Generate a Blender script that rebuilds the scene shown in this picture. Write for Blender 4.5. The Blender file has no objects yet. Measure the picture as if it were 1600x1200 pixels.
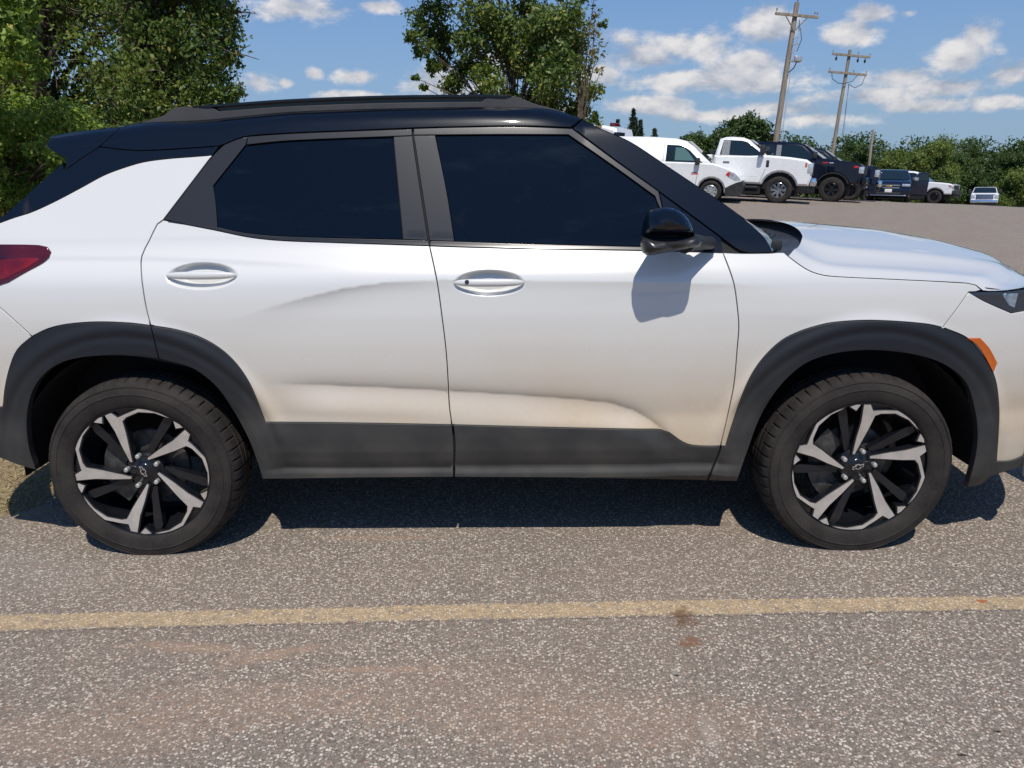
import bpy, bmesh, math, random
import numpy as np
from mathutils import Vector, Matrix
from mathutils.geometry import delaunay_2d_cdt
rnd = random.Random(7)
rng = np.random.default_rng(11)
R = math.radians
sc = bpy.context.scene
COL = sc.collection

# ------------------------------------------------------------------ camera
FPX = 1202.0
CAM = Vector((1.364, -2.63, 1.39))
PITCH, ROLL = R(15.5), R(0.38)
_R = Vector((1, 0, 0)); _F = Vector((0, math.cos(PITCH), -math.sin(PITCH))); _U = Vector((0, math.sin(PITCH), math.cos(PITCH)))
CR = _R*math.cos(ROLL) - _U*math.sin(ROLL)
CU = _U*math.cos(ROLL) + _R*math.sin(ROLL)
cam = bpy.data.cameras.new('camera'); camo = bpy.data.objects.new('camera', cam); COL.objects.link(camo)
cam.sensor_width = 36; cam.lens = 36*FPX/1600; cam.clip_start = .05; cam.clip_end = 6000
m = Matrix.Identity(4)
for i in range(3):
    m[i][0] = CR[i]; m[i][1] = CU[i]; m[i][2] = -_F[i]; m[i][3] = CAM[i]
camo.matrix_world = m
sc.camera = camo

def ray(u, v):
    return _F*FPX + CR*(u-800) - CU*(v-600)
def at_fwd(u, v, d):
    """world point on the sight line of photo pixel (u, v), d metres ahead of the camera"""
    r = ray(u, v); return CAM + r*(d/r.y)

# ------------------------------------------------------------------ light and sky
SUN_EL, SUN_AZ = R(59), R(178)      # azimuth of the sun seen from above, from +Y clockwise: behind the camera
sun_dir = Vector((math.sin(SUN_AZ)*math.cos(SUN_EL), math.cos(SUN_AZ)*math.cos(SUN_EL), math.sin(SUN_EL)))
sl = bpy.data.lights.new('sun', 'SUN'); sl.energy = 3.95; sl.angle = R(.53); sl.color = (1, .94, .85)
so = bpy.data.objects.new('sun', sl); COL.objects.link(so)
so.rotation_euler = sun_dir.to_track_quat('Z', 'Y').to_euler()
vs = sc.view_settings
vs.view_transform = 'Standard'; vs.look = 'None'; vs.gamma = 1; vs.exposure = 0.0
try: vs.use_curve_mapping = False
except Exception: pass

world = bpy.data.worlds.new('World'); sc.world = world; world.use_nodes = True
nt = world.node_tree; nt.nodes.clear()
def N(nt, typ, **kw):
    n = nt.nodes.new(typ)
    for k, v in kw.items():
        if k == 'inp':
            for a, b in v.items(): n.inputs[a].default_value = b
        else: setattr(n, k, v)
    return n
def math_(nt, op, a, b=None, c=None, clamp=False):
    n = nt.nodes.new('ShaderNodeMath'); n.operation = op; n.use_clamp = clamp
    for i, s in enumerate((a, b, c)):
        if s is None: continue
        if isinstance(s, (int, float)): n.inputs[i].default_value = s
        else: nt.links.new(s, n.inputs[i])
    return n.outputs[0]
def mixc(nt, fac, a, b, blend='MIX'):
    n = nt.nodes.new('ShaderNodeMix'); n.data_type = 'RGBA'; n.blend_type = blend
    if isinstance(fac, (int, float)): n.inputs[0].default_value = fac
    else: nt.links.new(fac, n.inputs[0])
    for i, s in ((6, a), (7, b)):
        if isinstance(s, tuple): n.inputs[i].default_value = (*s, 1) if len(s) == 3 else s
        else: nt.links.new(s, n.inputs[i])
    return n.outputs[2]
def mapr(nt, v, a, b, c=0., d=1., smooth=True):
    n = nt.nodes.new('ShaderNodeMapRange'); n.interpolation_type = 'SMOOTHSTEP' if smooth else 'LINEAR'
    nt.links.new(v, n.inputs[0])
    for i, x in enumerate((a, b, c, d)): n.inputs[i+1].default_value = x
    return n.outputs[0]
SKY_STRENGTH = .115
sky = N(nt, 'ShaderNodeTexSky', sky_type='NISHITA', sun_disc=False)
sky.sun_elevation = SUN_EL; sky.sun_rotation = SUN_AZ
sky.air_density = 1.0; sky.dust_density = .35; sky.ozone_density = 2.2; sky.altitude = 300
tc = N(nt, 'ShaderNodeTexCoord')
sep = N(nt, 'ShaderNodeSeparateXYZ'); nt.links.new(tc.outputs['Generated'], sep.inputs[0])
az = math_(nt, 'ARCTAN2', sep.outputs[0], sep.outputs[1])
el = math_(nt, 'ARCSINE', sep.outputs[2])
cmb = N(nt, 'ShaderNodeCombineXYZ'); nt.links.new(az, cmb.inputs[0]); nt.links.new(el, cmb.inputs[1])
def dirae(u, v):
    r = ray(u, v).normalized(); return math.atan2(r.x, r.y), math.asin(r.z)
# clouds: centre (photo px), half width, half height
CL = [(1072, 72, 95, 34), (1020, 92, 70, 20), (1140, 128, 150, 24), (1196, 40, 62, 34), (1330, 50, 52, 22), (1368, 22, 44, 18), (1180, 100, 100, 26), (1075, 125, 110, 20),
      (1500, 82, 46, 30), (1528, 55, 28, 26), (1400, 122, 60, 18), (1360, 150, 80, 18), (1480, 138, 90, 16), (1580, 118, 44, 22), (1010, 165, 90, 16), (1230, 170, 70, 16), (1290, 186, 90, 14),
      (1110, 180, 80, 14), (1450, 165, 90, 12), (1560, 160, 60, 14),
      (462, 14, 84, 26), (404, 130, 34, 20), (446, 130, 13, 8), (492, 115, 15, 11), (560, 120, 40, 13), (700, 135, 80, 26), (790, 100, 60, 30), (640, 165, 70, 14), (590, 10, 30, 10),
      (1420, 20, 18, 9), (930, 120, 40, 18), (560, 150, 60, 8), (885, 170, 60, 12)]
best = None
NOI = N(nt, 'ShaderNodeTexNoise', noise_dimensions='3D', inp={'Scale': 12.0, 'Detail': 9.0, 'Roughness': .62, 'Distortion': .15})
mp = N(nt, 'ShaderNodeMapping'); mp.inputs['Scale'].default_value = (1, 1.7, 1)
nt.links.new(cmb.outputs[0], mp.inputs[0]); nt.links.new(mp.outputs[0], NOI.inputs['Vector'])
mp2 = N(nt, 'ShaderNodeMapping'); mp2.inputs['Scale'].default_value = (1, 1.7, 1); mp2.inputs['Location'].default_value = (-.006, .024, 0)
NOI2 = N(nt, 'ShaderNodeTexNoise', noise_dimensions='3D', inp={'Scale': 12.0, 'Detail': 4.0, 'Roughness': .55, 'Distortion': .15})
nt.links.new(cmb.outputs[0], mp2.inputs[0]); nt.links.new(mp2.outputs[0], NOI2.inputs['Vector'])
for (u, v, ru, rv) in CL:
    ru *= 1.22; rv *= 1.15
    a0, e0 = dirae(u, v)
    a1, _ = dirae(u+ru, v); _, e1 = dirae(u, v-rv)
    s1 = N(nt, 'ShaderNodeVectorMath', operation='SUBTRACT'); nt.links.new(cmb.outputs[0], s1.inputs[0]); s1.inputs[1].default_value = (a0, e0, 0)
    s2 = N(nt, 'ShaderNodeVectorMath', operation='MULTIPLY'); nt.links.new(s1.outputs[0], s2.inputs[0]); s2.inputs[1].default_value = (1/abs(a1-a0), 1/abs(e1-e0), 0)
    s3 = N(nt, 'ShaderNodeVectorMath', operation='LENGTH'); nt.links.new(s2.outputs[0], s3.inputs[0])
    b = math_(nt, 'SUBTRACT', 1.0, s3.outputs['Value'])
    best = b if best is None else math_(nt, 'MAXIMUM', best, b)
# elsewhere in the sky the same kind of cumulus goes on
BIG = N(nt, 'ShaderNodeTexNoise', noise_dimensions='3D', inp={'Scale': 3.2, 'Detail': 2.0})
mp3 = N(nt, 'ShaderNodeMapping'); mp3.inputs['Scale'].default_value = (1, 2.2, 1); mp3.inputs['Location'].default_value = (3.1, .4, 0)
nt.links.new(cmb.outputs[0], mp3.inputs[0]); nt.links.new(mp3.outputs[0], BIG.inputs['Vector'])
away = mapr(nt, math_(nt, 'ABSOLUTE', math_(nt, 'SUBTRACT', az, .0)), .62, .85)
gen = math_(nt, 'SUBTRACT', math_(nt, 'MULTIPLY', math_(nt, 'SUBTRACT', BIG.outputs[0], .66), 7.0), math_(nt, 'MULTIPLY', math_(nt, 'SUBTRACT', 1.0, away), 4.0))
best = math_(nt, 'MAXIMUM', best, math_(nt, 'MINIMUM', gen, .8))
best = math_(nt, 'MAXIMUM', best, -1.2)
dens = math_(nt, 'ADD', math_(nt, 'MULTIPLY', best, .95), math_(nt, 'MULTIPLY', math_(nt, 'SUBTRACT', NOI.outputs[0], .5), 3.1))
mask = mapr(nt, dens, -.04, .66)
mask = math_(nt, 'MULTIPLY', mask, .86)
lit = math_(nt, 'MULTIPLY_ADD', math_(nt, 'SUBTRACT', NOI.outputs[0], NOI2.outputs[0]), 3.6, .52, clamp=True)
cloudc = mixc(nt, lit, (3.2, 3.5, 4.2), (7.5, 7.15, 6.9))
veil = mapr(nt, el, .0, .36, .80, .0)
skyt = mixc(nt, 1.0, sky.outputs[0], (.50, .73, .98), 'MULTIPLY')
skyh = mixc(nt, veil, skyt, (2.3, 3.2, 4.6))
fin = mixc(nt, mask, skyh, cloudc)
bg = N(nt, 'ShaderNodeBackground'); bg.inputs[1].default_value = SKY_STRENGTH
nt.links.new(fin, bg.inputs[0]); wo = N(nt, 'ShaderNodeOutputWorld'); nt.links.new(bg.outputs[0], wo.inputs[0])

# ------------------------------------------------------------------ materials
def new_mat(name):
    m = bpy.data.materials.new(name); m.use_nodes = True; t = m.node_tree; t.nodes.clear()
    o = t.nodes.new('ShaderNodeOutputMaterial'); p = t.nodes.new('ShaderNodeBsdfPrincipled')
    t.links.new(p.outputs[0], o.inputs[0]); return m, t, p
def setp(p, col=None, rough=None, metal=None, coat=None, coatr=None, spec=None, trans=None, ior=None):
    if col is not None: p.inputs['Base Color'].default_value = (*col, 1)
    if rough is not None: p.inputs['Roughness'].default_value = rough
    if metal is not None: p.inputs['Metallic'].default_value = metal
    if coat is not None: p.inputs['Coat Weight'].default_value = coat
    if coatr is not None: p.inputs['Coat Roughness'].default_value = coatr
    if spec is not None: p.inputs['Specular IOR Level'].default_value = spec
    if trans is not None: p.inputs['Transmission Weight'].default_value = trans
    if ior is not None: p.inputs['IOR'].default_value = ior
def noise(t, scale, detail=4, rough=.55, vec=None, dim='3D'):
    n = N(t, 'ShaderNodeTexNoise', noise_dimensions=dim, inp={'Scale': scale, 'Detail': detail, 'Roughness': rough})
    if vec is None: vec = N(t, 'ShaderNodeTexCoord').outputs['Object']
    t.links.new(vec, n.inputs['Vector']); return n.outputs[0]
def simple(name, col, rough=.5, metal=0, coat=0, coatr=.03, spec=.5, var=.12, vscale=6, bump=0, bscale=200):
    m, t, p = new_mat(name); setp(p, col, rough, metal, coat, coatr, spec)
    if var:
        n = noise(t, vscale)
        a = tuple(c*(1-var) for c in col); b = tuple(min(1, c*(1+var)) for c in col)
        t.links.new(mixc(t, mapr(t, n, .35, .65), a, b), p.inputs['Base Color'])
        t.links.new(mapr(t, noise(t, vscale*3), .3, .7, max(0, rough-.05), min(1, rough+.07)), p.inputs['Roughness'])
    if bump:
        bn = N(t, 'ShaderNodeBump', inp={'Strength': bump, 'Distance': .002}); t.links.new(noise(t, bscale), bn.inputs['Height'])
        t.links.new(bn.outputs[0], p.inputs['Normal'])
    return m
def paint(name, col, dust_bounce=(.50, .40, .29), dz=(.50, .80), damt=.30, coat=1.0, rough=.3, spec=.5, metal=0.0):
    """coated body paint with road dirt and painted ground reflection, thicker towards the sill"""
    m, t, p = new_mat(name); setp(p, col, rough, metal, coat, .025, spec)
    geo = N(t, 'ShaderNodeNewGeometry'); s = N(t, 'ShaderNodeSeparateXYZ'); t.links.new(geo.outputs['Position'], s.inputs[0])
    f = mapr(t, s.outputs[2], dz[1], dz[0], 0, 1)
    n1 = mapr(t, noise(t, 2.2, 5, vec=geo.outputs['Position']), .3, .75)
    n2 = mapr(t, noise(t, 60, 5, vec=geo.outputs['Position']), .35, .75, .93, 1.05)
    f = math_(t, 'MULTIPLY', math_(t, 'MULTIPLY', f, math_(t, 'MULTIPLY_ADD', n1, .35, .62)), math_(t, 'MULTIPLY', n2, damt), clamp=True)
    sp = mapr(t, noise(t, 230, 2, vec=geo.outputs['Position']), .70, .78, 0, .22)
    f2 = math_(t, 'MAXIMUM', f, math_(t, 'MULTIPLY', sp, .35))
    t.links.new(mixc(t, f2, col, dust_bounce), p.inputs['Base Color'])
    t.links.new(math_(t, 'MULTIPLY_ADD', f, .9, .02), p.inputs['Coat Roughness'])
    return m
def glassy(name, col, rough=.02, spec=.5, coat=0):
    m, t, p = new_mat(name); setp(p, col, rough, 0, coat, .01, spec)
    g = N(t, 'ShaderNodeNewGeometry').outputs['Position']; mpn = N(t, 'ShaderNodeMapping'); mpn.inputs['Scale'].default_value = (1, 1, 4); t.links.new(g, mpn.inputs[0])
    f = math_(t, 'MULTIPLY', mapr(t, noise(t, 3.0, 6, .65, vec=mpn.outputs[0]), .52, .78), .02)
    f = math_(t, 'ADD', f, math_(t, 'MULTIPLY', mapr(t, noise(t, 160, 2, vec=g), .68, .76), .03))
    t.links.new(mixc(t, f, col, (.30, .34, .36)), p.inputs['Base Color'])
    return m
M = {}
M['white'] = paint('white_paint', (.655, .655, .635), dust_bounce=(.56, .445, .305), dz=(.42, 1.0), damt=1.15)  # beige is real dust plus warm ground reflection put into the colour
M['black'] = paint('gloss_black_paint', (.003, .005, .010), dz=(.2, .4), damt=.2, rough=.25, spec=.04)
M['plastic'] = simple('dark_plastic', (.030, .031, .032), .52, spec=.35, var=.2, vscale=9, bump=.25, bscale=900)
def clad():
    m, t, p = new_mat('dusty_cladding'); setp(p, rough=.55, spec=.32)
    geo = N(t, 'ShaderNodeNewGeometry'); s = N(t, 'ShaderNodeSeparateXYZ'); t.links.new(geo.outputs['Position'], s.inputs[0])
    f = mapr(t, s.outputs[2], .85, .22, 0, 1)
    n1 = mapr(t, noise(t, 5, 6, vec=geo.outputs['Position']), .3, .7)
    f = math_(t, 'MULTIPLY', f, math_(t, 'MULTIPLY_ADD', n1, .5, .45))
    t.links.new(mixc(t, f, (.012, .015, .020), (.080, .075, .066)), p.inputs['Base Color'])
    bn = N(t, 'ShaderNodeBump', inp={'Strength': .2, 'Distance': .001}); t.links.new(noise(t, 900, vec=geo.outputs['Position']), bn.inputs['Height'])
    t.links.new(bn.outputs[0], p.inputs['Normal']); return m
M['clad'] = clad()
M['glass'] = glassy('privacy_glass', (.002, .005, .011), .015, .30)
M['frame'] = simple('satin_trim', (.020, .022, .026), .30, 0, .35, .14, spec=.25, var=0)
M['dark'] = simple('underside_black', (.006, .006, .007), .8, var=0)
def rubber():
    m, t, p = new_mat('tyre_rubber'); setp(p, rough=.82, spec=.25)
    n1 = mapr(t, noise(t, 9, 6), .3, .7); n2 = mapr(t, noise(t, 120, 3), .4, .7)
    t.links.new(mixc(t, math_(t, 'MULTIPLY_ADD', n1, .6, math_(t, 'MULTIPLY', n2, .25)), (.018, .016, .015), (.050, .043, .038)), p.inputs['Base Color'])
    bn = N(t, 'ShaderNodeBump', inp={'Strength': .25, 'Distance': .002}); t.links.new(noise(t, 300), bn.inputs['Height']); t.links.new(bn.outputs[0], p.inputs['Normal'])
    return m
M['rubber'] = rubber()
M['machined'] = simple('machined_alloy', (.72, .68, .63), .38, .7, .4, .1, var=.08, vscale=20)
M['pocket'] = simple('black_alloy', (.008, .009, .012), .35, 0, .8, .08, spec=.15, var=.2, vscale=12)
M['chrome'] = simple('chrome', (.75, .76, .78), .12, 1.0, var=.05)
M['steel'] = simple('dull_steel', (.30, .29, .27), .4, .8, var=.25, vscale=30)
M['amber'] = simple('amber_lens', (.52, .105, .006), .15, 0, 1, .03, var=.08, vscale=60, bump=.3, bscale=500)
M['red'] = simple('red_lens', (.050, .001, .002), .10, 0, 1, .02, var=.5, vscale=8)
M['lamp'] = glassy('headlamp_lens', (.018, .028, .045), .05, .5, 1)
M['reflector'] = simple('lamp_reflector', (.26, .32, .40), .2, .5, 1, .02, var=.5, vscale=25)
M['lampw'] = simple('clear_lamp', (.50, .54, .58), .12, .3, 1, .03, var=.25, vscale=14)
M['screen'] = glassy('windscreen_glass', (.010, .020, .026), .02, .6)
M['teal'] = glassy('painted_through_light', (.10, .19, .18), .04, .5)  # opaque tint with the light seen through the van's cab painted in
M['wpaint'] = simple('fleet_white_paint', (.78, .79, .79), .35, 0, .8, .05, var=.03)
M['navy'] = simple('navy_paint', (.004, .006, .016), .3, 0, 1, .03, spec=.05, var=.1)
M['bluepaint'] = simple('dark_blue_paint', (.005, .009, .026), .3, 0, 1, .03, spec=.05, var=.1)
M['silver'] = simple('silver_paint', (.45, .47, .48), .3, .5, .9, .05, var=.05)
M['gold'] = simple('gold_emblem', (.75, .45, .10), .3, .7, var=0)
M['plate'] = simple('licence_plate_white', (.75, .74, .70), .5, var=.1, vscale=30)
M['redp'] = simple('red_badge', (.55, .02, .02), .4, var=0)
M['nut'] = simple('bright_nut_metal', (.50, .49, .47), .35, .5, var=.1, vscale=60)
M['disc'] = simple('brake_iron', (.10, .095, .09), .5, .6, var=.3, vscale=30)
M['rail'] = simple('rail_plastic', (.060, .061, .064), .5, spec=.3, var=.1)
M['cowlm'] = simple('cowl_plastic', (.045, .047, .05), .42, spec=.5, var=.3, vscale=14)
M['redel'] = simple('red_lamp_element', (.17, .003, .003), .12, 0, 1, .02, var=.4, vscale=10)
# ------------------------------------------------------------------ object helpers
def tag(o, label=None, cat=None, group=None, kind=None):
    if label: o['label'] = label
    if cat: o['category'] = cat
    if group: o['group'] = group
    if kind: o['kind'] = kind
    return o
def empty(name, loc=(0, 0, 0), rot=None, parent=None):
    o = bpy.data.objects.new(name, None); COL.objects.link(o); o.location = loc
    if rot is not None: o.rotation_euler = rot
    o.empty_display_size = .2
    if parent: o.parent = parent
    return o
def obj(name, me, mats=None, parent=None):
    o = bpy.data.objects.new(name, me); COL.objects.link(o)
    if mats is not None:
        for q in (mats if isinstance(mats, (list, tuple)) else [mats]): me.materials.append(q)
    if parent: o.parent = parent
    return o
def mesh_np(name, v, f, smooth=True, sharp=None):
    me = bpy.data.meshes.new(name); me.from_pydata([tuple(map(float, q)) for q in v], [], [tuple(map(int, q)) for q in f]); me.validate()
    if smooth:
        me.shade_smooth()
        if sharp: me.set_sharp_from_angle(angle=R(sharp))
    return me
def from_bm(bm, name, smooth=False, sharp=35):
    bmesh.ops.recalc_face_normals(bm, faces=bm.faces)
    me = bpy.data.meshes.new(name); bm.to_mesh(me); bm.free()
    if smooth:
        me.shade_smooth(); me.set_sharp_from_angle(angle=R(sharp))
    return me
def bm_box(bm, x0, x1, y0, y1, z0, z1, bev=0):
    r = bmesh.ops.create_cube(bm, size=1)
    vs_ = r['verts']
    for v in vs_:
        v.co = Vector(((x0+x1)/2+v.co.x*(x1-x0), (y0+y1)/2+v.co.y*(y1-y0), (z0+z1)/2+v.co.z*(z1-z0)))
    if bev:
        es = {e for v in vs_ for e in v.link_edges}
        bmesh.ops.bevel(bm, geom=list(es), offset=bev, segments=2, affect='EDGES', profile=.5)
def bm_tube(bm, pts, rad, n=8, cap=True):
    pts = [Vector(p) for p in pts]
    rads = rad if isinstance(rad, (list, tuple)) else [rad]*len(pts)
    rings = []
    for i, p in enumerate(pts):
        d = (pts[min(i+1, len(pts)-1)]-pts[max(i-1, 0)]).normalized()
        a = d.orthogonal().normalized() if i == 0 else (a - d*a.dot(d)).normalized()
        b = d.cross(a)
        rings.append([bm.verts.new(p+(a*math.cos(2*math.pi*k/n)+b*math.sin(2*math.pi*k/n))*rads[i]) for k in range(n)])
    for i in range(len(rings)-1):
        for k in range(n):
            bm.faces.new((rings[i][k], rings[i][(k+1) % n], rings[i+1][(k+1) % n], rings[i+1][k]))
    if cap:
        bm.faces.new(rings[0][::-1]); bm.faces.new(rings[-1])
def bm_lathe(bm, prof, n, axis='Y', centre=(0, 0, 0), close=False):
    """prof: (r, a) pairs, turned about the Y axis"""
    rings = []
    c = Vector(centre)
    for (r, a) in prof:
        rings.append([bm.verts.new(c+Vector((r*math.cos(2*math.pi*k/n), a, r*math.sin(2*math.pi*k/n)))) for k in range(n)] if r > 1e-5 else [bm.verts.new(c+Vector((0, a, 0)))])
    for i in range(len(rings)-1):
        A, B = rings[i], rings[i+1]
        for k in range(n):
            k2 = (k+1) % n
            if len(A) == 1 and len(B) == 1: continue
            if len(A) == 1: bm.faces.new((A[0], B[k2], B[k]))
            elif len(B) == 1: bm.faces.new((A[k], A[k2], B[0]))
            else: bm.faces.new((A[k], A[k2], B[k2], B[k]))
def bm_prism(bm, poly, y0, y1):
    """poly of (x, z) extruded from y0 to y1"""
    a = [bm.verts.new((x, y0, z)) for x, z in poly]; b = [bm.verts.new((x, y1, z)) for x, z in poly]
    bm.faces.new(a); bm.faces.new(b[::-1])
    for i in range(len(poly)):
        j = (i+1) % len(poly); bm.faces.new((a[i], b[i], b[j], a[j]))

# ------------------------------------------------------------------ the lie of the land
ANCH = []     # (x, y, z, gx, gy, radius)
for (x, y) in [(-1, 0), (1.3, 0), (3.6, 0), (-1, -3), (1.3, -3), (3.6, -3), (-1, 3), (1.3, 3), (3.6, 3), (6, 0), (6, -3), (6, 4), (-4, 0), (-4, -3), (9, 0), (3, 6)]:
    ANCH.append((x, y, 0, 0, 0, 3.0))
def anchor(u, v, d, gx=-.05, gy=0., r=7.0):
    p = at_fwd(u, v, d); ANCH.append((p.x, p.y, p.z, gx, gy, r)); return p
A_van = anchor(1108, 317, 24.0, -.045, .01)
A_f = anchor(1213, 318, 25.0, -.05, .01)
A_navy = anchor(1296, 313, 28.0, -.05, .0)
A_dark = anchor(1325, 311.5, 31.0, -.05, .0)
A_cuv = anchor(1398, 314, 40.0, -.03, -.02)
A_wp = anchor(1458, 316, 48.0, -.03, -.03)
A_far = anchor(1534, 323, 66.0, -.01, -.06, 9)
A_sil = anchor(1579, 331, 74.0, -.01, -.06, 9)
ANCH.append((6, 30, .55, -.03, .01, 9)); ANCH.append((-5, 30, .9, -.03, .01, 9)); ANCH.append((-6, 12, .3, -.02, .01, 7)); ANCH.append((9, 12, .12, 0, .015, 6)); ANCH.append((16, 12, -.1, -.03, .0, 6)); ANCH.append((26, 20, -.6, -.04, .0, 9))
ANCH.append((60, 80, -3.6, -.005, -.01, 20)); ANCH.append((20, 95, -2.6, -.01, -.01, 20)); ANCH.append((-40, 60, 1.0, -.01, 0, 25)); ANCH.append((0, 70, .2, -.02, 0, 20)); ANCH.append((70, 20, -2.6, -.01, 0, 25))
ANCH.append((0, -40, 0, 0, 0, 25)); ANCH.append((-50, 0, .5, 0, 0, 25)); ANCH.append((50, -40, -1.5, 0, 0, 25)); ANCH.append((0, 400, -3, 0, 0, 150)); ANCH.append((300, 100, -6, 0, 0, 150)); ANCH.append((-300, 100, 0, 0, 0, 150)); ANCH.append((0, -400, -2, 0, 0, 150))
AN = np.array(ANCH)
def terrain(x, y):
    x = np.asarray(x, float); y = np.asarray(y, float)
    num = np.zeros(np.broadcast(x, y).shape); den = np.zeros_like(num)
    for (ax, ay, azz, gx, gy, r) in AN:
        d2 = ((x-ax)**2+(y-ay)**2)/(r*r)
        w = np.exp(-d2*1.2)+1e-5/(1+d2)**2
        num += w*(azz+np.clip(gx*(x-ax), -1, 1)+np.clip(gy*(y-ay), -1, 1)); den += w
    z = num/den
    k = np.clip((np.hypot((x-1.5)/7.0, (y-.5)/5.0)-.75)/.9, 0, 1); k = k*k*(3-2*k)
    return z*k
def tz(x, y): return float(terrain(x, y))

def lot_edge(y):
    """x of the left edge of the paved lot"""
    return np.where(y < .35, -.75-np.clip(.35-y, 0, 2)*2.6, -.75+np.clip(y-.35, 0, 60)*.20) + .05*np.sin(y*3.1)+.035*np.sin(y*9.7+1)+.02*np.sin(y*31)

def grid_sheet(xs, ys, fn):
    X, Y = np.meshgrid(xs, ys, indexing='ij')
    Z = fn(X, Y); v = np.stack([X, Y, Z], -1).reshape(-1, 3)
    nx, ny = len(xs), len(ys); I = np.arange(nx*ny).reshape(nx, ny)
    f = np.stack([I[:-1, :-1], I[1:, :-1], I[1:, 1:], I[:-1, 1:]], -1).reshape(-1, 4)
    return v, f
def geo_axis(lo, hi, c, s0, g):
    out = [c]; s = s0; x = c
    while x < hi: x += s; s *= g; out.append(x)
    s = s0; x = c
    while x > lo: x -= s; s *= g; out.insert(0, x)
    return np.array(out)

# ground materials
def mat_asphalt(line=False):
    m, t, p = new_mat('painted_line' if line else 'chip_seal'); setp(p, rough=.85, spec=.25)
    g = N(t, 'ShaderNodeNewGeometry').outputs['Position']
    mpn = N(t, 'ShaderNodeMapping'); mpn.inputs['Scale'].default_value = (1, 1, .2); t.links.new(g, mpn.inputs[0]); P = mpn.outputs[0]
    wn = N(t, 'ShaderNodeTexNoise', inp={'Scale': 55.0, 'Detail': 2.0}); t.links.new(P, wn.inputs['Vector'])
    ws = N(t, 'ShaderNodeVectorMath', operation='SCALE'); t.links.new(wn.outputs['Color'], ws.inputs[0]); ws.inputs['Scale'].default_value = .010
    wa = N(t, 'ShaderNodeVectorMath', operation='ADD'); t.links.new(P, wa.inputs[0]); t.links.new(ws.outputs[0], wa.inputs[1]); W = wa.outputs[0]
    def vor(scale):
        v = N(t, 'ShaderNodeTexVoronoi', voronoi_dimensions='3D', inp={'Scale': scale, 'Randomness': 1.0}); t.links.new(W, v.inputs['Vector']); return v
    v1, v2 = vor(122), vor(235)
    s1 = N(t, 'ShaderNodeSeparateColor'); t.links.new(v1.outputs['Color'], s1.inputs[0])
    s2 = N(t, 'ShaderNodeSeparateColor'); t.links.new(v2.outputs['Color'], s2.inputs[0])
    dens = mapr(t, noise(t, 1.6, 6, .7, vec=P), .3, .7, .66, .42)
    c1 = math_(t, 'GREATER_THAN', s1.outputs[0], dens)
    e1 = mapr(t, v1.outputs['Distance'], .60, .38)
    chip1 = math_(t, 'MULTIPLY', c1, e1)
    c2 = math_(t, 'GREATER_THAN', s2.outputs[0], .60); e2 = mapr(t, v2.outputs['Distance'], .60, .35)
    chip2 = math_(t, 'MULTIPLY', math_(t, 'MULTIPLY', c2, e2), .75)
    bright = mapr(t, s1.outputs[1], 0, 1, .22, 1, False); b2 = mapr(t, s2.outputs[1], 0, 1, .15, .8, False)
    binder = mixc(t, mapr(t, noise(t, 70, 5, .7, vec=P), .35, .65), (.125, .103, .083), (.240, .203, .167))
    chipc = mixc(t, bright, (.27, .222, .175), (.70, .62, .52)); chipc = mixc(t, math_(t, 'GREATER_THAN', s1.outputs[2], .86), chipc, (.42, .27, .20))
    c = mixc(t, chip2, binder, mixc(t, b2, (.25, .205, .165), (.58, .51, .43)))
    c = mixc(t, chip1, c, chipc)
    # broad tone patches, rusty dust, pale worn patch, stains
    sx = N(t, 'ShaderNodeSeparateXYZ'); t.links.new(g, sx.inputs[0])
    patch = mapr(t, noise(t, .8, 7, .65, vec=g), .38, .66)
    c = mixc(t, math_(t, 'MULTIPLY', patch, .50), c, mixc(t, .5, c, (.25, .19, .14)))
    def blob(px, py, rx, ry, amt, col, c, ns=14, ang=0.):
        q = N(t, 'ShaderNodeVectorMath', operation='SUBTRACT'); t.links.new(g, q.inputs[0]); q.inputs[1].default_value = (px, py, 0)
        rt = N(t, 'ShaderNodeVectorRotate', rotation_type='Z_AXIS'); t.links.new(q.outputs[0], rt.inputs[0]); rt.inputs['Angle'].default_value = ang
        q2 = N(t, 'ShaderNodeVectorMath', operation='MULTIPLY'); t.links.new(rt.outputs[0], q2.inputs[0]); q2.inputs[1].default_value = (1/rx, 1/ry, 0)
        ln = N(t, 'ShaderNodeVectorMath', operation='LENGTH'); t.links.new(q2.outputs[0], ln.inputs[0])
        d = math_(t, 'ADD', math_(t, 'SUBTRACT', 1.0, ln.outputs['Value']), math_(t, 'MULTIPLY', math_(t, 'SUBTRACT', noise(t, ns, 5, .65, vec=g), .5), 2.2))
        return mixc(t, math_(t, 'MULTIPLY', mapr(t, d, .0, .7), amt), c, col)
    def gp(u, v):
        r = ray(u, v); k = -CAM.z/r.z; q = CAM+r*k; return q.x, q.y
    GP['gp'] = gp
    if line:
        worn = mapr(t, noise(t, 26, 6, .7, vec=P), .26, .58)
        fine = mapr(t, noise(t, 150, 4, .7, vec=P), .32, .60, .2, 1)
        rough_paint = mixc(t, math_(t, 'MULTIPLY', chip1, .6), (.50, .36, .20), (.74, .58, .38))
        ea = N(t, 'ShaderNodeAttribute', attribute_name='edge'); es = N(t, 'ShaderNodeSeparateColor'); t.links.new(ea.outputs['Color'], es.inputs[0])
        ed = mapr(t, math_(t, 'ADD', es.outputs[0], math_(t, 'MULTIPLY', math_(t, 'SUBTRACT', noise(t, 75, 5, .7, vec=P), .5), 1.5)), .22, .50)
        c = mixc(t, math_(t, 'MULTIPLY', ed, math_(t, 'MULTIPLY', worn, math_(t, 'MULTIPLY', fine, .94))), c, rough_paint)
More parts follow.
